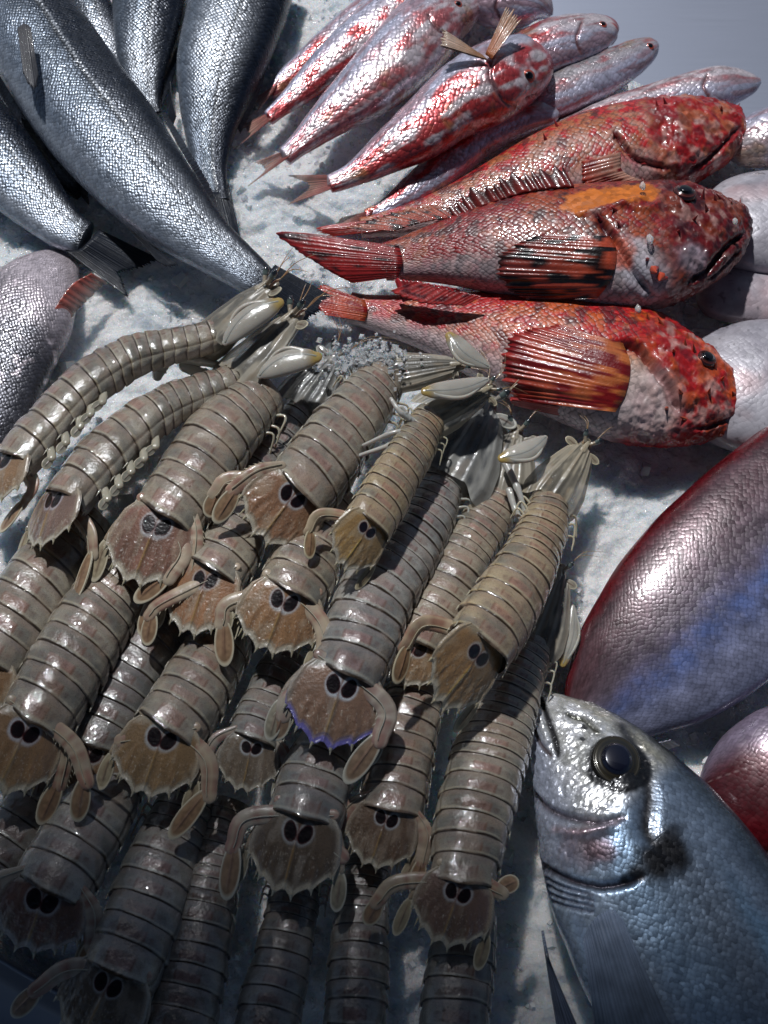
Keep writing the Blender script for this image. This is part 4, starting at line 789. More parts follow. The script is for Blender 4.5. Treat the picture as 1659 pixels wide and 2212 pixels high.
    sd = unit(np.cross(fw, U[-1])); sd = sd * np.sign(np.dot(sd, S[-1])); up = unit(np.cross(sd, fw)); up = up * np.sign(up @ U[-1])
    roll_t = (roll_t or 0) + (g.random() - .5) * 16
    if roll_t is not None:
        rt_ = R(roll_t); sd, up = sd * math.cos(rt_) + up * math.sin(rt_), up * math.cos(rt_) - sd * math.sin(rt_)
    O = e + U[-1] * bb[-1] * .50 - f0 * h0 * .16
    hwid = h0 * tw; nX, nY = 121, 90
    x = np.linspace(-1, 1, nX); ax_ = np.abs(x)
    yend = np.interp(ax_, [0, .04, .16, .21, .26, .32, .50, .58, .62, .68, .84, .91, .94, .97, 1.0], [.88, .88, .93, .97, .93, .87, .80, .83, .79, .73, .62, .64, .60, .54, .46])
    saw = np.abs(((ax_ * 34) % 1) - .5) * 2; yend = yend + .022 * saw * ((ax_ > .3) & (ax_ < .9)) + .014 * saw * (ax_ < .18)
    y = np.linspace(0, 1, nY)
    xg, yg = np.meshgrid(x, y, indexing='ij'); yy = yg * yend[:, None]
    wy = np.interp(yy, [0, .12, .35, .6, .8, 1], [.70, .88, 1.0, 1.02, .98, .90])
    hz = .30 * (1 - np.abs(xg) ** 2.2) - .10 * yy + .045 * np.exp(-(xg / .030) ** 2) * smooth(.32, .42, yy) + .05 * np.exp(-((np.abs(xg) - .95) / .05) ** 2)
    hz += .03 * np.exp(-((np.abs(xg) - .55) / .04) ** 2) * smooth(.45, .7, yy) + .03 * np.exp(-((np.abs(xg) - .21) / .03) ** 2) * smooth(.72, .9, yy)
    stri = np.sin((xg / (.25 + .75 * yy)) * 16) * smooth(.3, .6, yy); hz += .010 * stri + .012 * smooth(.62, .8, vnoise(np.stack([xg, yy, 0 * xg], -1) + seed, 22, seed + 43)) * smooth(.25, .5, yy)
    hz += .02 * (fbm(np.stack([xg, yy, 0 * xg], -1) + seed, 3, 3, seed) - .5) + .022 * np.exp(-(((1 - yg)) / .035) ** 2)
    cur = -.22 * yy ** 2
    TV = O + sd * (xg * wy * hwid)[..., None] + fw * (yy * leng)[..., None] + up * ((hz + cur) * hwid * .62)[..., None]
    tn = fbm(np.stack([xg * .5, yy * .5, 0 * xg], -1) + seed * 1.7, 6, 4, seed + 40); ts = vnoise(np.stack([xg, yy, 0 * xg], -1) + seed, 48, seed + 41)
    TC = mix(np.array((.30, .27, .22)) * tint, np.asarray(tel) * .92, smooth(.0, .12, yy + .14 * (tn - .5) - .02 * np.abs(xg)) ) * (.45 + 1.1 * tn)[..., None]
    def tmix(cc, k): return mix(TC, np.asarray(cc), np.clip(k, 0, 1))
    edge_d = np.minimum((1 - np.abs(xg)) * 1.1, (1 - yg) * 1.3); TC = tmix(np.array((.42, .37, .31)) * tint, smooth(.22 + .12 * (tn - .5), .04, edge_d) * .75); TC = tmix(np.array((.40, .34, .28)) * tint, smooth(.55, .72, fbm(np.stack([xg, yy * .6, 0 * xg], -1) + seed, 5, 3, seed + 88)) * .4)
    TC = tmix(np.array((.34, .29, .23)) * tint, .22); TC = TC * (1 + .10 * stri)[..., None]
    TC = tmix((.12, .05, .03), np.exp(-((np.abs(xg) - .42 - .1 * yy) / .03) ** 2) * smooth(.4, .6, yy) * .3)
    TC = tmix((.55, .50, .42), smooth(.80, .88, ts) * smooth(.35, .5, yy) * .45)
    TC = tmix(YEL if warm > .2 else (.36, .22, .08), np.exp(-(xg / .028) ** 2) * smooth(.36, .46, yy) * .75)
    TC = tmix(rim, smooth(.885, .94, yg) * smooth(.4, .7, yend)[:, None] * .9)
    TC = tmix(np.asarray(rim) * .45, np.exp(-((yg - .885) / .014) ** 2) * .6)
    TC = tmix((.58, .54, .42), smooth(.93, .99, yy) )
    # twin eye spots in a pale heart-shaped field
    ex, ey, rx, ry = .180, .215 + .03 * g.random(), 0.148 * spot * (.92 + .16 * g.random()), .205 * spot * (.92 + .16 * g.random()); an = R(24 + 12 * g.random()); cs, sn = math.cos(an), math.sin(an)
    dx = (np.abs(xg + .03 * (g.random() - .5)) - ex) ; dy = (yy - ey) * leng / hwid; u1 = dx * cs + dy * sn; v1 = -dx * sn + dy * cs
    dd = np.sqrt((u1 / rx) ** 2 + (v1 / ry) ** 2) + .10 * (vnoise(np.stack([xg, yy, 0 * xg], -1) + seed, 9, seed + 50) - .5)
    TC = tmix(spotrim, smooth(1.60, 1.08, dd + .5 * (tn - .5)) * (.75 - .3 * g.random()))
    TC = tmix((.16, .05, .03), np.exp(-(xg / .022) ** 2) * smooth(.12, .18, yy) * smooth(.40, .32, yy) * .7)
    TC = tmix((.05, .008, .01), smooth(1.10, 1.0, dd)); TC = tmix((.006, .003, .005), smooth(.98, .85, dd))
    A = Acc(); dn = TV - up * hwid * .055 * (1 - .6 * yg)[..., None]
    A.grid(np.concatenate([TV, dn[:, ::-1]], 1), np.concatenate([TC, TC[:, ::-1]], 1), wrap=True, out=np.concatenate([0 * TV + up, 0 * TV - up], 1))
    for xt, yt in ((.20, .93), (-.20, .93), (.58, .865), (-.58, .865), (.91, .75), (-.91, .75)):
        i_ = int(round((xt + 1) / 2 * (nX - 1))); b0 = TV[i_, -4]; A.cone(b0 - fw * hwid * .02, b0 + fw * hwid * .13 + sd * np.sign(xt) * hwid * .03 - up * hwid * .02, hwid * .045, np.array((.52, .46, .34)) * tint)
    A.build('telson', SHELL, root)
    # ---- tail paddles
    def toW(px, py, pz): return O + sd * (px * hwid) + fw * (py * leng) + up * (pz * hwid)
    def paddle(parent, p0, p1, w, nrm_, cin, seed2, name='paddle'):
        v = p1 - p0; ln = np.linalg.norm(v); f_ = v / ln; s_ = unit(np.cross(f_, nrm_)); n_ = unit(np.cross(s_, f_)); n_ *= np.sign(n_ @ nrm_)
        rr = np.linspace(0, 1, 14)[:, None]; th = np.linspace(0, 2 * math.pi, 40, endpoint=False)[None]
        lx = rr * np.cos(th); ly = rr * np.sin(th) * (1 + .12 * np.cos(th)); dome = .16 * (1 - rr ** 2) + .07 * np.exp(-((rr - .93) / .06) ** 2) + 0 * th + .10 * np.exp(-(ly / .10) ** 2) * smooth(.9, .5, rr)
        V_ = p0 + f_ * ((lx * .5 + .5) * ln)[..., None] + s_ * (ly * w)[..., None] + n_ * (dome * w)[..., None]
        nz_ = vnoise(V_, 900, seed2); C_ = mix(np.asarray(cin) * (.7 + .6 * nz_)[..., None], np.asarray(CREAM) * tint, smooth(.80, .90, rr + 0 * th)); C_ = mix(C_, np.array((.16, .07, .05)), np.exp(-(ly / .22) ** 2) * smooth(.75, .4, rr) * .45)
        Aa = (.82 + .18 * smooth(.8, .9, rr) + 0 * th)[..., None]
        A = Acc(); A.grid(V_, np.concatenate([C_, Aa], -1), wrap=True, out=0 * V_ + n_); A.grid(V_ - n_ * w * .10, np.concatenate([C_, Aa], -1), wrap=True, out=0 * V_ - n_); return A.build(name, CLEAR, parent)
    for si, spec in zip((-1, 1), uro):
        if spec is None: continue
        j = lambda s_: (g.random() - .5) * s_
        if spec == 'auto':
            sp = .9 + .25 * g.random()
            path = [toW(si * .62, -.06, .00), toW(si * (1.02 * sp + j(.1)), .22 + j(.06), -.04), toW(si * (1.20 * sp + j(.1)), .60 + j(.1), -.14)]; pend = toW(si * (1.16 * sp + j(.22)), 1.10 + j(.12), -.26); wpad = .22
        else:
            zz = (O[2]) ; path = [toW(si * .62, -.06, .0)] + [P(u_, v_, zz - .0015 * (k + 1)) for k, (u_, v_) in enumerate(spec[:-1])]; pend = P(spec[-1][0], spec[-1][1], zz - .0015 * (len(spec) + 1)); wpad = .22
        pc = catmull(path, 26); n = len(pc); k = np.linspace(0, 1, n)
        rad = hwid * (.12 + .09 * np.sin(np.pi * np.clip(k * .80, 0, 1)))
        nzz = vnoise(pc, 500, seed)[:, None]
        cc = mix(np.array((.40, .34, .28)), (.30, .17, .14), smooth(.3, .7, nzz[:, 0])) * tint
        aw = np.linspace(0, 2 * math.pi, 24, endpoint=False); stz = .5 + .5 * np.cos(aw * 5 + seed)[None, :, None]
        c3 = mix(cc[:, None] * np.ones((1, 24, 1)), (np.array((.46, .40, .30)) * tint)[None, None], (stz[..., 0] ** 3 * .6 + 0 * cc[:, :1])); c3 = c3 * (.75 + .7 * fbm(pc, 700, 2, seed + 2))[:, None, None]; c3 = np.concatenate([c3, np.full(c3.shape[:2] + (1,), .86)], -1)
        A = Acc(); A.tube(pc, rad, c3, m=24, flat=.38, up=up)
        # pale seam and the comb of spines on the outer edge
        Tt = unit(np.gradient(pc, axis=0)); So = unit(np.cross(Tt, up)); so = np.sign(np.sum(So * sd * si, 1))[:, None]; So = So * so
        A.tube(pc + up * rad[:, None] * .50 + So * rad[:, None] * .25, hwid * .012, np.asarray(CREAM) * tint * .8, m=6)
        for i_ in range(8, n, 2 if n else 1):
            b0 = pc[i_] + So[i_] * rad[i_] * .9; A.cone(b0, b0 + So[i_] * hwid * .06 + Tt[i_] * hwid * .08, hwid * .020, np.array((.60, .56, .44)) * tint)
        jt = pc[int(n * .72)]; A.blob(jt + up * rad[0] * .35, hwid * np.array([.05, .05, .03]), np.asarray(YEL) * tint, n=7, m=8)
        u_ob = A.build('uropod', CLEAR, root)
        paddle(u_ob, pc[-1] - Tt[-1] * hwid * .16 + up * hwid * .03, pend, hwid * wpad, up, np.array((.30, .20, .13)) * tint, seed + 3)
        # inner paddle and the forked spine
        q0 = toW(si * .78, .12, -.10); q1 = toW(si * (1.04 + j(.12)), .52 + j(.08), -.14); q2 = toW(si * (1.06 + j(.22)), 1.00 + j(.12), -.24)
        A = Acc(); A.tube(catmull([q0, (q0 + q1) / 2 + sd * si * hwid * .05, q1], 12), hwid * np.linspace(.09, .065, 12), np.array((.34, .28, .22)) * tint, m=8, flat=.6, up=up); ib = A.build('uropod', SHELL, root)
        paddle(ib, q1, q2, hwid * .17, up, np.array((.34, .30, .22)) * tint, seed + 5)
        A = Acc(); qa = toW(si * .60, .3, -.2)
        for o_ in (0, .14): A.cone(qa + sd * si * hwid * o_, qa + fw * leng * (.55 - o_ * 1.0) + sd * si * hwid * (.12 + o_ * 2), hwid * .10, np.array((.42, .38, .27)) * tint)
        A.build('uropod_spine', SHELL, root)
    # thin pale walking legs showing beside the front plates
    if nt >= 3 and not pleo:
        for si in (-1, 1):
            for k in range(3):
                j = np.where((sg == min(k + 1, nseg - 1)) & (ff == .56))[0][0]; p0 = C[j] + S[j] * si * aa[j] * .75 - U[j] * bb[j] * .1
                o1 = unit(S[j] * si * 1.0 - T[j] * (.3 + .5 * g.random()) + np.array([0, 0, .25 * g.random()])); p1 = p0 + o1 * h0 * .45; p2 = p1 + unit(S[j] * si * .25 + T[j] * (.5 + g.random()) - np.array([0, 0, .7])) * h0 * (.35 + .3 * g.random())
                A = Acc(); A.tube(catmull([p0, p1, p2], 16), h0 * np.linspace(.050, .022, 16), np.array((.46, .44, .38)) * tint, m=8); A.build('leg', FLESH, root)
    # ---- head end
    if eyes is not None:
        B = C[0] ; hb = (hw_head / hw[0] * a[0]) if hw_head else a[0] * 1.12
        E = P(eyes[0], eyes[1], (head_z if head_z is not None else B[2] * 100 + .3) / 100)
        fh = unit(E - B); LH = np.linalg.norm(E - B); sh_ = unit(np.cross(fh, [0, 0, 1.0])); sh_ = sh_ * np.sign(sh_ @ S[0]); sh_ = unit(sh_ * math.cos(rl) + np.array([0, 0, 1.]) * math.sin(rl)); uh = unit(np.cross(sh_, fh)); uh *= np.sign(uh[2])
        def hW(px, py, pz): return B + sh_ * (np.asarray(px) * hb)[..., None] + fh * (np.asarray(py) * LH)[..., None] + uh * (np.asarray(pz) * hb)[..., None]
        # inner body
        kk = np.linspace(-.12, .98, 24); A = Acc()
        w_ = np.interp(kk, [-.12, .2, .5, .8, .98], [.80, .72, .66, .48, .20])
        dk = vnoise(np.stack([kk * 9, kk * 0, kk * 0], -1), 1, seed)
        A.tube(hW(0 * kk, kk, 0 * kk - .08), w_ * hb, mix(np.array((.17, .165, .15)), (.30, .27, .22), dk) * tint, m=22, flat=.62, up=uh)
        A.build('head', SHELL, root)
        # carapace: clear three-ridged plate with rounded rear lobes
        nx_, ny_ = 61, 50; x = np.linspace(-1, 1, nx_); y = np.linspace(0, 1, ny_); xg, yg = np.meshgrid(x, y, indexing='ij')
        y0 = -.04 - .13 * smooth(.45, .85, np.abs(xg)) + .10 * smooth(.93, 1, np.abs(xg)); y1 = .86 - .10 * np.abs(xg) ** 2
        yy = y0 + (y1 - y0) * yg; wv = np.interp(yy, [-.2, 0, .25, .6, .9], [1.30, 1.42, 1.32, .92, .50])
        hz = .66 * np.sqrt(np.clip(1 - (xg * .93) ** 2, 0, 1)) * np.interp(yy, [-.2, .1, .6, .9], [1.0, 1.05, .85, .55])
        for rx_ in (.0, .45, .80): hz = hz + .040 * np.exp(-((np.abs(xg) - rx_) / .05) ** 2) - .03 * np.exp(-((np.abs(xg) - rx_ - .14) / .06) ** 2)
        hz = hz + .04 * (fbm(np.stack([xg, yy * 2, 0 * xg], -1) + seed, 2.5, 3, seed) - .5)
        CV = hW(xg * wv, yy, hz - .10)
        org_n = fbm(np.stack([xg * .8, yy * .7, 0 * xg], -1) + seed * 2.1, 5, 4, seed + 60)
        CC = mix(np.array((.40, .38, .34)), (.13, .13, .13), smooth(.45, .62, org_n + .12 * np.exp(-((np.abs(xg) - .25) / .14) ** 2)) * .75); CC = mix(CC, (.40, .33, .26), smooth(.6, .7, fbm(np.stack([xg, yy, 0 * xg], -1) + seed, 6, 3, seed + 71)) * .5)
        CC = mix(CC, (.48, .46, .40), smooth(.92, 1, np.abs(xg)) * .7 + np.exp(-((np.abs(xg) - .45) / .025) ** 2) * .25); CC = mix(CC, (.48, .46, .40), smooth(.06, .0, yg) * .6); CC = CC * tint
        A = Acc(); A.grid(CV, np.concatenate([CC, np.full(CC.shape[:2] + (1,), .62)], -1), out=0 * CV + uh); A.grid(CV - uh * hb * .03, np.concatenate([CC, np.full(CC.shape[:2] + (1,), .62)], -1), out=0 * CV - uh); A.build('carapace', CLEAR, root)
        # eyes on short stalks, rostrum plate
        for si in (-1, 1):
            b0 = hW(np.array(si * .13), np.array(.93), np.array(.22)); e0 = b0 + fh * hb * .22 + sh_ * si * hb * .17 + uh * hb * .10
            A = Acc(); A.tube(np.linspace(b0, e0, 5), hb * np.array([.075, .075, .08, .09, .095]), np.array((.36, .32, .27)) * tint, m=12); st_ = A.build('eye', SHELL, root)
            ce = e0 + fh * hb * .07 + uh * hb * .05; ce2 = unit(sh_ * si * .5 + uh * .5 + fh)
            A = Acc(); A.tube(np.linspace(e0 - ce2 * hb * .04, e0 + ce2 * hb * .22, 7), hb * np.array([.09, .115, .12, .105, .115, .115, .09]), np.array([(.10, .13, .12)] * 5 + [(.02, .025, .03)] * 2), m=16); A.build('cornea', CORNEA, st_)
        A = Acc(); kx = np.linspace(0, 1, 8); A.tube(hW(0 * kx, .80 + .14 * kx, .30 - .05 * kx), hb * .17 * (1 - .5 * kx), np.array((.40, .36, .30)) * tint, m=12, flat=.35, up=uh); A.build('rostrum', SHELL, root)
        # feelers
        for si in (-1, 1):
            b0 = hW(np.array(si * .16), np.array(.90), np.array(.05)); A = Acc()
            b1 = b0 + fh * hb * .45 + sh_ * si * hb * .10; A.tube(catmull([b0, (b0 + b1) / 2 + uh * hb * .05, b1], 8), hb * np.linspace(.06, .04, 8), np.array((.36, .27, .21)) * tint, m=8)
            for k in range(2):
                sd2 = sh_ * si * (.3 + .9 * g.random()) ; l2 = hb * (1.1 + 1.2 * g.random()); m1 = b1 + unit(fh + sd2 * .5) * l2 * .5 + uh * hb * .15 * g.random(); m2 = b1 + unit(fh + sd2) * l2 - uh * hb * .3 * g.random()
                A.tube(catmull([b1, m1, m2], 14), np.linspace(hb * .024, hb * .007, 14), np.array((.36, .22, .13)) * tint, m=6)
            A.build('antenna', FLESH, root)
            # antennal scale: clear oval with a pale rim, swept to the side
            s0 = hW(np.array(si * .28), np.array(.84), np.array(-.02)); s1 = s0 + (sh_ * si * (.55 + .25 * g.random()) + fh * (.35 - .5 * g.random()) * 1.0) * hb * 1.0
            paddle(root, s0, s1, hb * .20, uh, np.array((.30, .28, .24)) * tint, seed + 9, 'antennal_scale')
        # folded raptorial arms along the sides
        if not claws: claws = 'auto'
        if isinstance(claws, str):
            for si in (-1, 1):
                kx = np.linspace(0, 1, 16); A = Acc()
                A.tube(catmull([hW(np.array(si * .52), np.array(.80), np.array(-.15)), hW(np.array(si * .86), np.array(.45), np.array(-.18)), hW(np.array(si * .98), np.array(.05), np.array(-.22))], 16), hb * (.12 + .14 * np.sin(np.pi * kx)), mix(np.array((.34, .32, .28)), (.50, .46, .40), kx) * tint, m=14, flat=.7, up=uh); A.build('claw', FLESH, root)
    for (p0, p1, w, z0_, z1_) in (claws if not isinstance(claws, str) else ()):
        a0 = P(p0[0], p0[1], z0_ / 100); a1 = P(p1[0], p1[1], z1_ / 100); wv = w * .0002; k = np.linspace(0, 1, 30)
        rad = wv * .85 * (np.sin(np.pi * np.clip(k * .93 + .05, 0, 1)) ** .45) * (1.0 - .2 * k); bend = unit(np.cross(a1 - a0, [0, 0, 1.])) * wv * .25
        pth = a0 + (a1 - a0) * k[:, None] + bend * np.sin(np.pi * k)[:, None]
        cc = mix(np.array((.40, .37, .32)), (.32, .26, .17), np.exp(-((k - .04) / .10) ** 2)); cc = mix(cc, YEL, np.exp(-((k - .0) / .06) ** 2) * .7)
        A = Acc(); A.tube(pth, rad, cc * (.9 + .2 * vnoise(pth, 300, seed))[:, None], m=22, flat=.45)
        A.tube(pth + np.array([0, 0, 1.]) * rad[:, None] * .36 + bend * .9 * np.sin(np.pi * k)[:, None], wv * .07, (.40, .36, .30), m=6)
        cl_ = A.build('claw', FLESH, root)
        if eyes is not None:      # the folding finger lying along it
            A = Acc(); o2 = bend * 3.4 + np.array([0, 0, .0006]); A.tube(pth[3:-2] + o2 * np.sin(np.pi * k)[3:-2, None], wv * .20 * (1.1 - .8 * k[3:-2]), (.46, .43, .37), m=8); A.build('finger', FLESH, cl_)
    for lg in legs:
        p_ = catmull(lg[0], 20); w_ = np.array([P(q_[0], q_[1], q_[2] / 100) for q_ in p_]); r_ = lg[1] * .0002
        A = Acc(); kk = np.linspace(0, 1, 20); A.tube(w_, r_ * (1 - .45 * kk) * (1 + .25 * np.exp(-((kk - .5) / .05) ** 2)), (.46, .45, .41), m=10); A.build('leg', FLESH, root)
    if pleo:
        sgn = 1 if roll < 0 else -1; sx = nx - 8 if (S[0] @ CR) * sgn > 0 else 7
        for i in range(max(0, nseg - 6), nseg - 1):
            j = np.where((sg == i) & (ff == .56))[0][0]
            p0 = V[j, sx] + 0; dr = unit(V[j, sx] - C[j]); p1 = p0 + dr * h0 * .30 + T[j] * h0 * .30 - np.array([0, 0, .3]) * h0 * .35
            p0 = p0 - dr * h0 * .25
            A = Acc(); A.tube(catmull([p0, (p0 + p1) / 2 + dr * h0 * .05, p1], 10), h0 * np.linspace(.10, .13, 10), np.array((.36, .35, .30)) * tint, m=10, flat=.6); pl = A.build('swimmeret', FLESH, root)
            paddle(pl, p1 - T[j] * h0 * .05, p1 + T[j] * h0 * .38 + dr * h0 * .04, h0 * .13, unit(dr + np.array([0, 0, .6])), np.array((.36, .36, .32)) * tint, seed + i, 'flap')
    return root

GREYT = (.94, .97, 1.0); TAN = (1.05, 1.0, .90)
# -- first row, from the left
shrimp('leftmost mantis shrimp of the top row, on its side, head on the black bass tail', [(478, 722, 44), (425, 739, 50), (350, 756, 56), (280, 778, 64), (212, 818, 70), (158, 862, 72), (112, 912, 72), (70, 958, 70), (34, 1002, 66)], (-50, 1120), zt=3.0, zh=2.2, roll=-38, eyes=(592, 612), head_z=3.6, hw_head=52, seed=1, tint=TAN, pleo=True,
       claws=[((600, 655), (487, 740), 40, 4.4, 4.0)], uro=(None, [(70, 1040), (50, 1090), (0, 1150)]),
       legs=[([(400, 790, 1.6), (440, 808, 1.5), (490, 812, 1.3)], 16), ([(345, 790, 1.8), (340, 812, 1.5)], 22), ([(380, 770, 2.2), (430, 780, 1.9), (480, 790, 1.5)], 14)])
shrimp('second mantis shrimp of the top row, on its side, thin white legs beside its head', [(520, 812, 42), (480, 832, 48), (425, 852, 54), (362, 880, 62), (305, 918, 68), (255, 960, 74), (212, 1002, 76), (175, 1045, 72), (142, 1086, 66)], (62, 1212), zt=3.9, zh=2.2, roll=-34, eyes=(648, 674), head_z=3.2, hw_head=54, seed=2, tint=TAN, pleo=True, tel=(.20, .11, .09), spotrim=(.60, .58, .64),
       claws=[((682, 772), (562, 812), 40, 3.9, 3.6)], uro=(None, [(188, 1140), (202, 1200), (160, 1300)]), roll_t=-6,
       legs=[([(455, 890, 2.0), (520, 872, 1.8), (606, 880, 1.5)], 13), ([(440, 900, 2.0), (500, 885, 1.8), (570, 892, 1.5)], 11), ([(455, 875, 2.2), (540, 868, 2.0), (590, 872, 1.8)], 9)])
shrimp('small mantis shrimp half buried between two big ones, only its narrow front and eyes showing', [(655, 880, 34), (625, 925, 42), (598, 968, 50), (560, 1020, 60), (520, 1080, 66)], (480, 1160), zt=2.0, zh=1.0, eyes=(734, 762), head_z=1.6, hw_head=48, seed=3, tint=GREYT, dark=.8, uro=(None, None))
shrimp('mantis shrimp with a dark reddish tail plate, third from the left in the top row', [(575, 842, 58), (535, 884, 68), (490, 930, 80), (455, 975, 86), (425, 1022, 88), (392, 1072, 86), (352, 1128, 78)], (268, 1296), zt=4.1, zh=2.4, seed=4, tint=TAN, tel=(.20, .075, .055), warm=.1, uro=('auto', [(395, 1180), (365, 1250), (290, 1300)]), roll=-6)
shrimp('long mantis shrimp with crushed ice on its neck, tail plate tilted between two neighbours', [(832, 812, 52), (806, 850, 62), (772, 893, 70), (738, 938, 76), (706, 985, 82), (672, 1030, 84), (636, 1072, 80)], (540, 1192), zt=4.7, zh=2.6, roll=8, eyes=(1012, 786), head_z=3.0, hw_head=34, seed=5, tint=TAN, tel=(.27, .12, .06), roll_t=12, uro=([(510, 1035), (462, 1070), (450, 1118)], 'auto'), spot=.95)
shrimp('slim yellowish mantis shrimp on top of the heap, white claws over the front scorpionfish', [(932, 898, 38), (915, 930, 44), (892, 972, 50), (862, 1020, 54), (838, 1062, 58), (815, 1100, 58), (795, 1136, 56)], (722, 1246), zt=5.6, zh=4.0, roll=18, eyes=(1068, 834), head_z=4.0, hw_head=38, seed=6, tint=(1.12, 1.04, .86), warm=.55, tel=(.34, .19, .06), roll_t=22, spot=.95, tw=1.12,
       uro=([(700, 1110), (665, 1150), (668, 1208)], None), claws=[((972, 726), (1054, 792), 30, 4.6, 4.4), ((920, 846), (1052, 820), 30, 5.2, 4.8)],
       legs=[([(905, 925, 4.4), (860, 955, 4.6), (775, 985, 4.2)], 8), ([(900, 915, 4.6), (865, 890, 5.0), (845, 862, 5)], 8), ([(890, 935, 4.6), (850, 935, 4.8), (785, 962, 4.3)], 7), ([(885, 905, 4.8), (868, 880, 5.1)], 7)])
shrimp('large mantis shrimp in the centre with a violet blue rim on its tail plate', [(962, 1030, 46), (943, 1070, 58), (922, 1115, 66), (893, 1162, 74), (862, 1212, 80), (830, 1262, 84), (802, 1315, 88), (780, 1370, 90), (762, 1425, 88), (742, 1470, 82)], (680, 1650), zt=4.6, zh=2.0, eyes=(1062, 860), head_z=2.3, hw_head=76, seed=7, tint=GREYT, tel=(.25, .13, .08), rim=(.13, .12, .42), tw=1.22, uro=([(640, 1500), (612, 1545), (590, 1600)], [(828, 1520), (820, 1600), (745, 1692)]), spotrim=(.66, .72, .78))
shrimp('mantis shrimp between the large violet rimmed one and the tan one lying on top', [(1082, 1068, 48), (1062, 1108, 54), (1038, 1148, 58), (1010, 1190, 64), (985, 1238, 68), (958, 1290, 72), (925, 1350, 72), (900, 1400, 68)], (850, 1500), zt=2.9, zh=1.4, eyes=(1118, 922), head_z=1.8, hw_head=54, seed=8, tint=TAN, warm=.15, uro=(None, None))
shrimp('tan mantis shrimp lying on top at the right of the heap, reaching to the ice', [(1188, 1078, 44), (1182, 1115, 52), (1168, 1160, 60), (1148, 1208, 68), (1122, 1258, 76), (1092, 1308, 82), (1062, 1355, 84), (1035, 1400, 80)], (925, 1556), zt=5.3, zh=2.2, roll=14, eyes=(1272, 952), head_z=2.4, hw_head=48, seed=9, tint=(1.12, 1.03, .86), warm=.45, tel=(.30, .155, .055), roll_t=26, spot=1.0,
       uro=([(925, 1345), (872, 1400), (855, 1478)], None), claws=[((1086, 990), (1178, 945), 30, 3.7, 3.5)], legs=[([(1092, 1000, 2.6), (1120, 1060, 2.8), (1135, 1110, 2.6)], 9), ([(1100, 1060, 2.6), (1115, 1105, 2.6), (1140, 1140, 2.6)], 8)])
shrimp('rightmost mantis shrimp, along the bream snout, with a yellow tipped claw on the ice', [(1150, 1385, 52), (1128, 1430, 62), (1106, 1480, 70), (1090, 1525, 76), (1074, 1575, 82), (1060, 1628, 86), (1044, 1685, 88), (1030, 1742, 88), (1016, 1802, 84), (1006, 1862, 78), (998, 1915, 74)], (940, 2076), zt=4.0, zh=1.4, eyes=(1215, 1222), head_z=1.7, hw_head=50, seed=10, tint=TAN, tel=(.13, .065, .06), tw=1.12, uro=([(868, 1905), (812, 1950), (790, 1998)], [(1085, 1930), (1120, 1900)]),
       claws=[((1216, 1434), (1238, 1310), 20, 1.2, 1.5), ((1165, 1450), (1200, 1330), 26, 1.3, 1.7)])
# -- second row
shrimp('mantis shrimp in the far left column, back ridge showing, tail beyond the left edge', [(190, 1110, 64), (155, 1165, 74), (112, 1225, 80), (65, 1290, 84), (22, 1360, 86), (-25, 1440, 82)], (-110, 1560), zt=3.4, zh=1.8, seed=11, tint=TAN, uro=(None, None))
shrimp('broad mantis shrimp at the left edge, its curled paddle hanging over the dark bottom row', [(305, 1215, 70), (262, 1262, 78), (215, 1325, 84), (175, 1388, 87), (140, 1448, 88), (104, 1510, 84), (68, 1568, 74)], (-28, 1748), zt=4.2, zh=2.2, roll=4, seed=12, tint=TAN, tel=(.28, .15, .07), roll_t=14, uro=('auto', [(150, 1600), (188, 1690), (166, 1776)]), spotrim=(.62, .68, .78))
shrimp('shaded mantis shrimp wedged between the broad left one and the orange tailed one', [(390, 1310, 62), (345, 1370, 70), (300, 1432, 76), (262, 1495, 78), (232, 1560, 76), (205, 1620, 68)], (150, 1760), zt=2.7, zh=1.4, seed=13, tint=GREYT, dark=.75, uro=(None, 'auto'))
shrimp('mantis shrimp with an orange brown tail plate, beside the dark red tailed one', [(590, 1035, 50), (562, 1075, 60), (536, 1118, 68), (508, 1165, 74), (478, 1215, 76), (455, 1248, 74)], (390, 1404), zt=3.9, zh=2.0, seed=14, tint=TAN, tel=(.31, .13, .055), roll=-6, roll_t=-10, uro=([(355, 1300), (322, 1330), (316, 1395)], 'auto'))
shrimp('mantis shrimp with a round orange tail plate between two curved paddles, left of the centre', [(740, 1075, 56), (712, 1115, 66), (688, 1158, 74), (664, 1205, 80), (643, 1250, 80), (622, 1292, 74)], (558, 1440), zt=4.4, zh=2.6, seed=15, tint=TAN, tel=(.32, .15, .06), warm=.2, tw=1.2, uro=([(505, 1300), (478, 1350), (486, 1440)], [(690, 1340), (700, 1430), (640, 1502)]))
shrimp('mantis shrimp below the two orange tailed ones, its brown tail plate beside a curled paddle', [(512, 1340, 64), (478, 1392, 72), (448, 1442, 78), (418, 1492, 82), (390, 1540, 84), (356, 1588, 80)], (288, 1755), zt=4.0, zh=2.0, seed=16, tint=TAN, tel=(.27, .155, .065), tw=1.15, uro=([(262, 1600), (250, 1640)], [(440, 1630), (452, 1720), (366, 1812)]))
shrimp('small mantis shrimp with a narrow grey tail plate, squeezed left of the violet rimmed tail', [(622, 1420, 50), (600, 1470, 56), (578, 1525, 60), (558, 1572, 62), (545, 1608, 60)], (515, 1738), zt=3.2, zh=1.8, seed=17, tint=GREYT, tel=(.17, .12, .08), dark=.9, uro=('auto', 'auto'), tw=1.1)
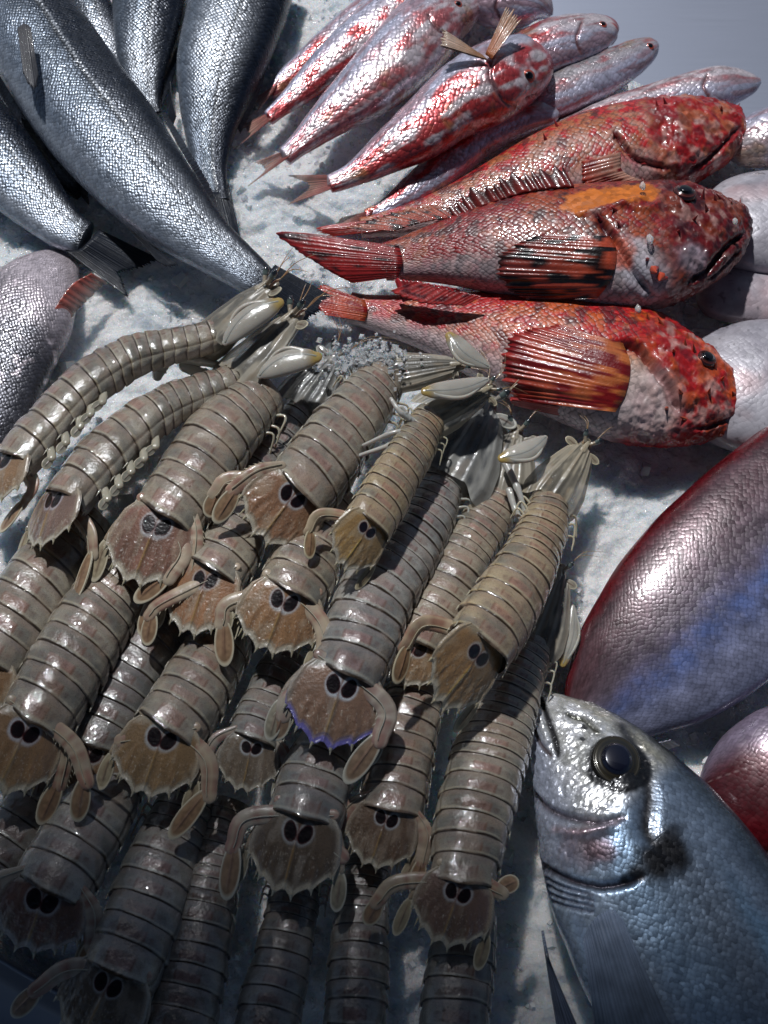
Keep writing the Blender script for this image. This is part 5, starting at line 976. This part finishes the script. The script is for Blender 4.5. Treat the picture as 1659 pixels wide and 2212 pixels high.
shrimp('mantis shrimp with a narrow dark tail plate, between violet rimmed tail and rightmost one', [(918, 1430, 60), (902, 1482, 66), (888, 1535, 72), (874, 1592, 74), (864, 1645, 76), (855, 1698, 76), (842, 1762, 74)], (788, 1905), zt=3.2, zh=1.4, seed=18, tint=(1.0, .93, .86), tel=(.11, .06, .04), warm=.1, uro=('auto', 'auto'), dark=.95)
shrimp('mantis shrimp with a large blackish tail plate and long paddle, below the violet rimmed one', [(728, 1570, 62), (708, 1622, 74), (688, 1672, 82), (672, 1722, 86), (655, 1780, 84)], (598, 1972), zt=3.8, zh=2.6, seed=19, tint=GREYT, tel=(.075, .045, .028), tw=1.22, uro=([(540, 1765), (502, 1830), (488, 1945)], [(738, 1850), (700, 1900)]))
# -- bottom row, in the shade
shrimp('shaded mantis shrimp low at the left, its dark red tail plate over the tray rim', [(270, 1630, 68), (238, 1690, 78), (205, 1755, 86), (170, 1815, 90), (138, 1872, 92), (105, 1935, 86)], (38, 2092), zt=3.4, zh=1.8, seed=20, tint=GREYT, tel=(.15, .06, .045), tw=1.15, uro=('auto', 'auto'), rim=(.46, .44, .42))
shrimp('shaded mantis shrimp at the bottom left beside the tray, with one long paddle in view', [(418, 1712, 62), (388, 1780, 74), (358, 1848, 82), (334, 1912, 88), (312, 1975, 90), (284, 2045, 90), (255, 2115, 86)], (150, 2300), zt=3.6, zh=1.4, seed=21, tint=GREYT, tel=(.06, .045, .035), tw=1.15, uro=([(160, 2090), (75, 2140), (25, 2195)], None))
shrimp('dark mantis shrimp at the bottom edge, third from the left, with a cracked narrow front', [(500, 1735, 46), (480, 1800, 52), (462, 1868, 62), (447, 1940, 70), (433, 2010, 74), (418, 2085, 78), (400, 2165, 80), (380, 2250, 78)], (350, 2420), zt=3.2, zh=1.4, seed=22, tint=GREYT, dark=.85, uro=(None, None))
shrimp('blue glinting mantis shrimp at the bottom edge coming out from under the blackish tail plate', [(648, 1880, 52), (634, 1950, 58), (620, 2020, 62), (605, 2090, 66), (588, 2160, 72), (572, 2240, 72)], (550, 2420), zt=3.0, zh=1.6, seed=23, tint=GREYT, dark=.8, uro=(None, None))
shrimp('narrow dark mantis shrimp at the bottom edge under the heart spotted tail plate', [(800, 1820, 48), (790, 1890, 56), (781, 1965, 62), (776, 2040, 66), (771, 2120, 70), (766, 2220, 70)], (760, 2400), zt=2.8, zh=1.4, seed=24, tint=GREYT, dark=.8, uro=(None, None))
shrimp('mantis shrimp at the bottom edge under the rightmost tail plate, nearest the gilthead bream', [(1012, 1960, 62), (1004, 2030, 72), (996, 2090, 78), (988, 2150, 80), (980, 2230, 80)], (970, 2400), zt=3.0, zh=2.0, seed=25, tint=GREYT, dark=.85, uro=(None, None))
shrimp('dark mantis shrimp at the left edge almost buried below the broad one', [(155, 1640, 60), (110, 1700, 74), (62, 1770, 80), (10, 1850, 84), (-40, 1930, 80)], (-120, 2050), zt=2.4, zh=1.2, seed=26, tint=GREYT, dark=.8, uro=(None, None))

# crushed ice lying on the neck of the long mantis shrimp
r_ = np.random.default_rng(5); cpt = np.array([P(u, v, z) for u, v, z in zip(r_.normal(795, 42, 500), r_.normal(782, 20, 500), .027 + .007 * r_.random(500))])
chips('ice_clump', cpt, .0011, CLEARICE, kind=None, label='small clump of clear crushed ice on the neck of the long mantis shrimp', cat='ice clump', seed=4)
for (u, v, z, s_, lab) in ((1404, 517, .052, .0030, 'clear drop of ice on the cheek of the dark mottled scorpionfish'), (1388, 402, .052, .0026, 'small drop of ice on the top edge of the yellow fin'), (1378, 668, .034, .0026, 'clear drop of ice on the back of the front scorpionfish'), (1588, 478, .044, .0022, 'pale tooth sized ice grain in the open mouth of the mottled scorpionfish')):
    A = Acc(); A.blob(P(u, v, z), np.array([.55, .85, .5]) * s_, (.75, .78, .8), bump=.35, seed=int(u)); tag(A.build('ice_drop', CLEARICE), lab, 'ice drop', 'drops of melting ice on the scorpionfish')
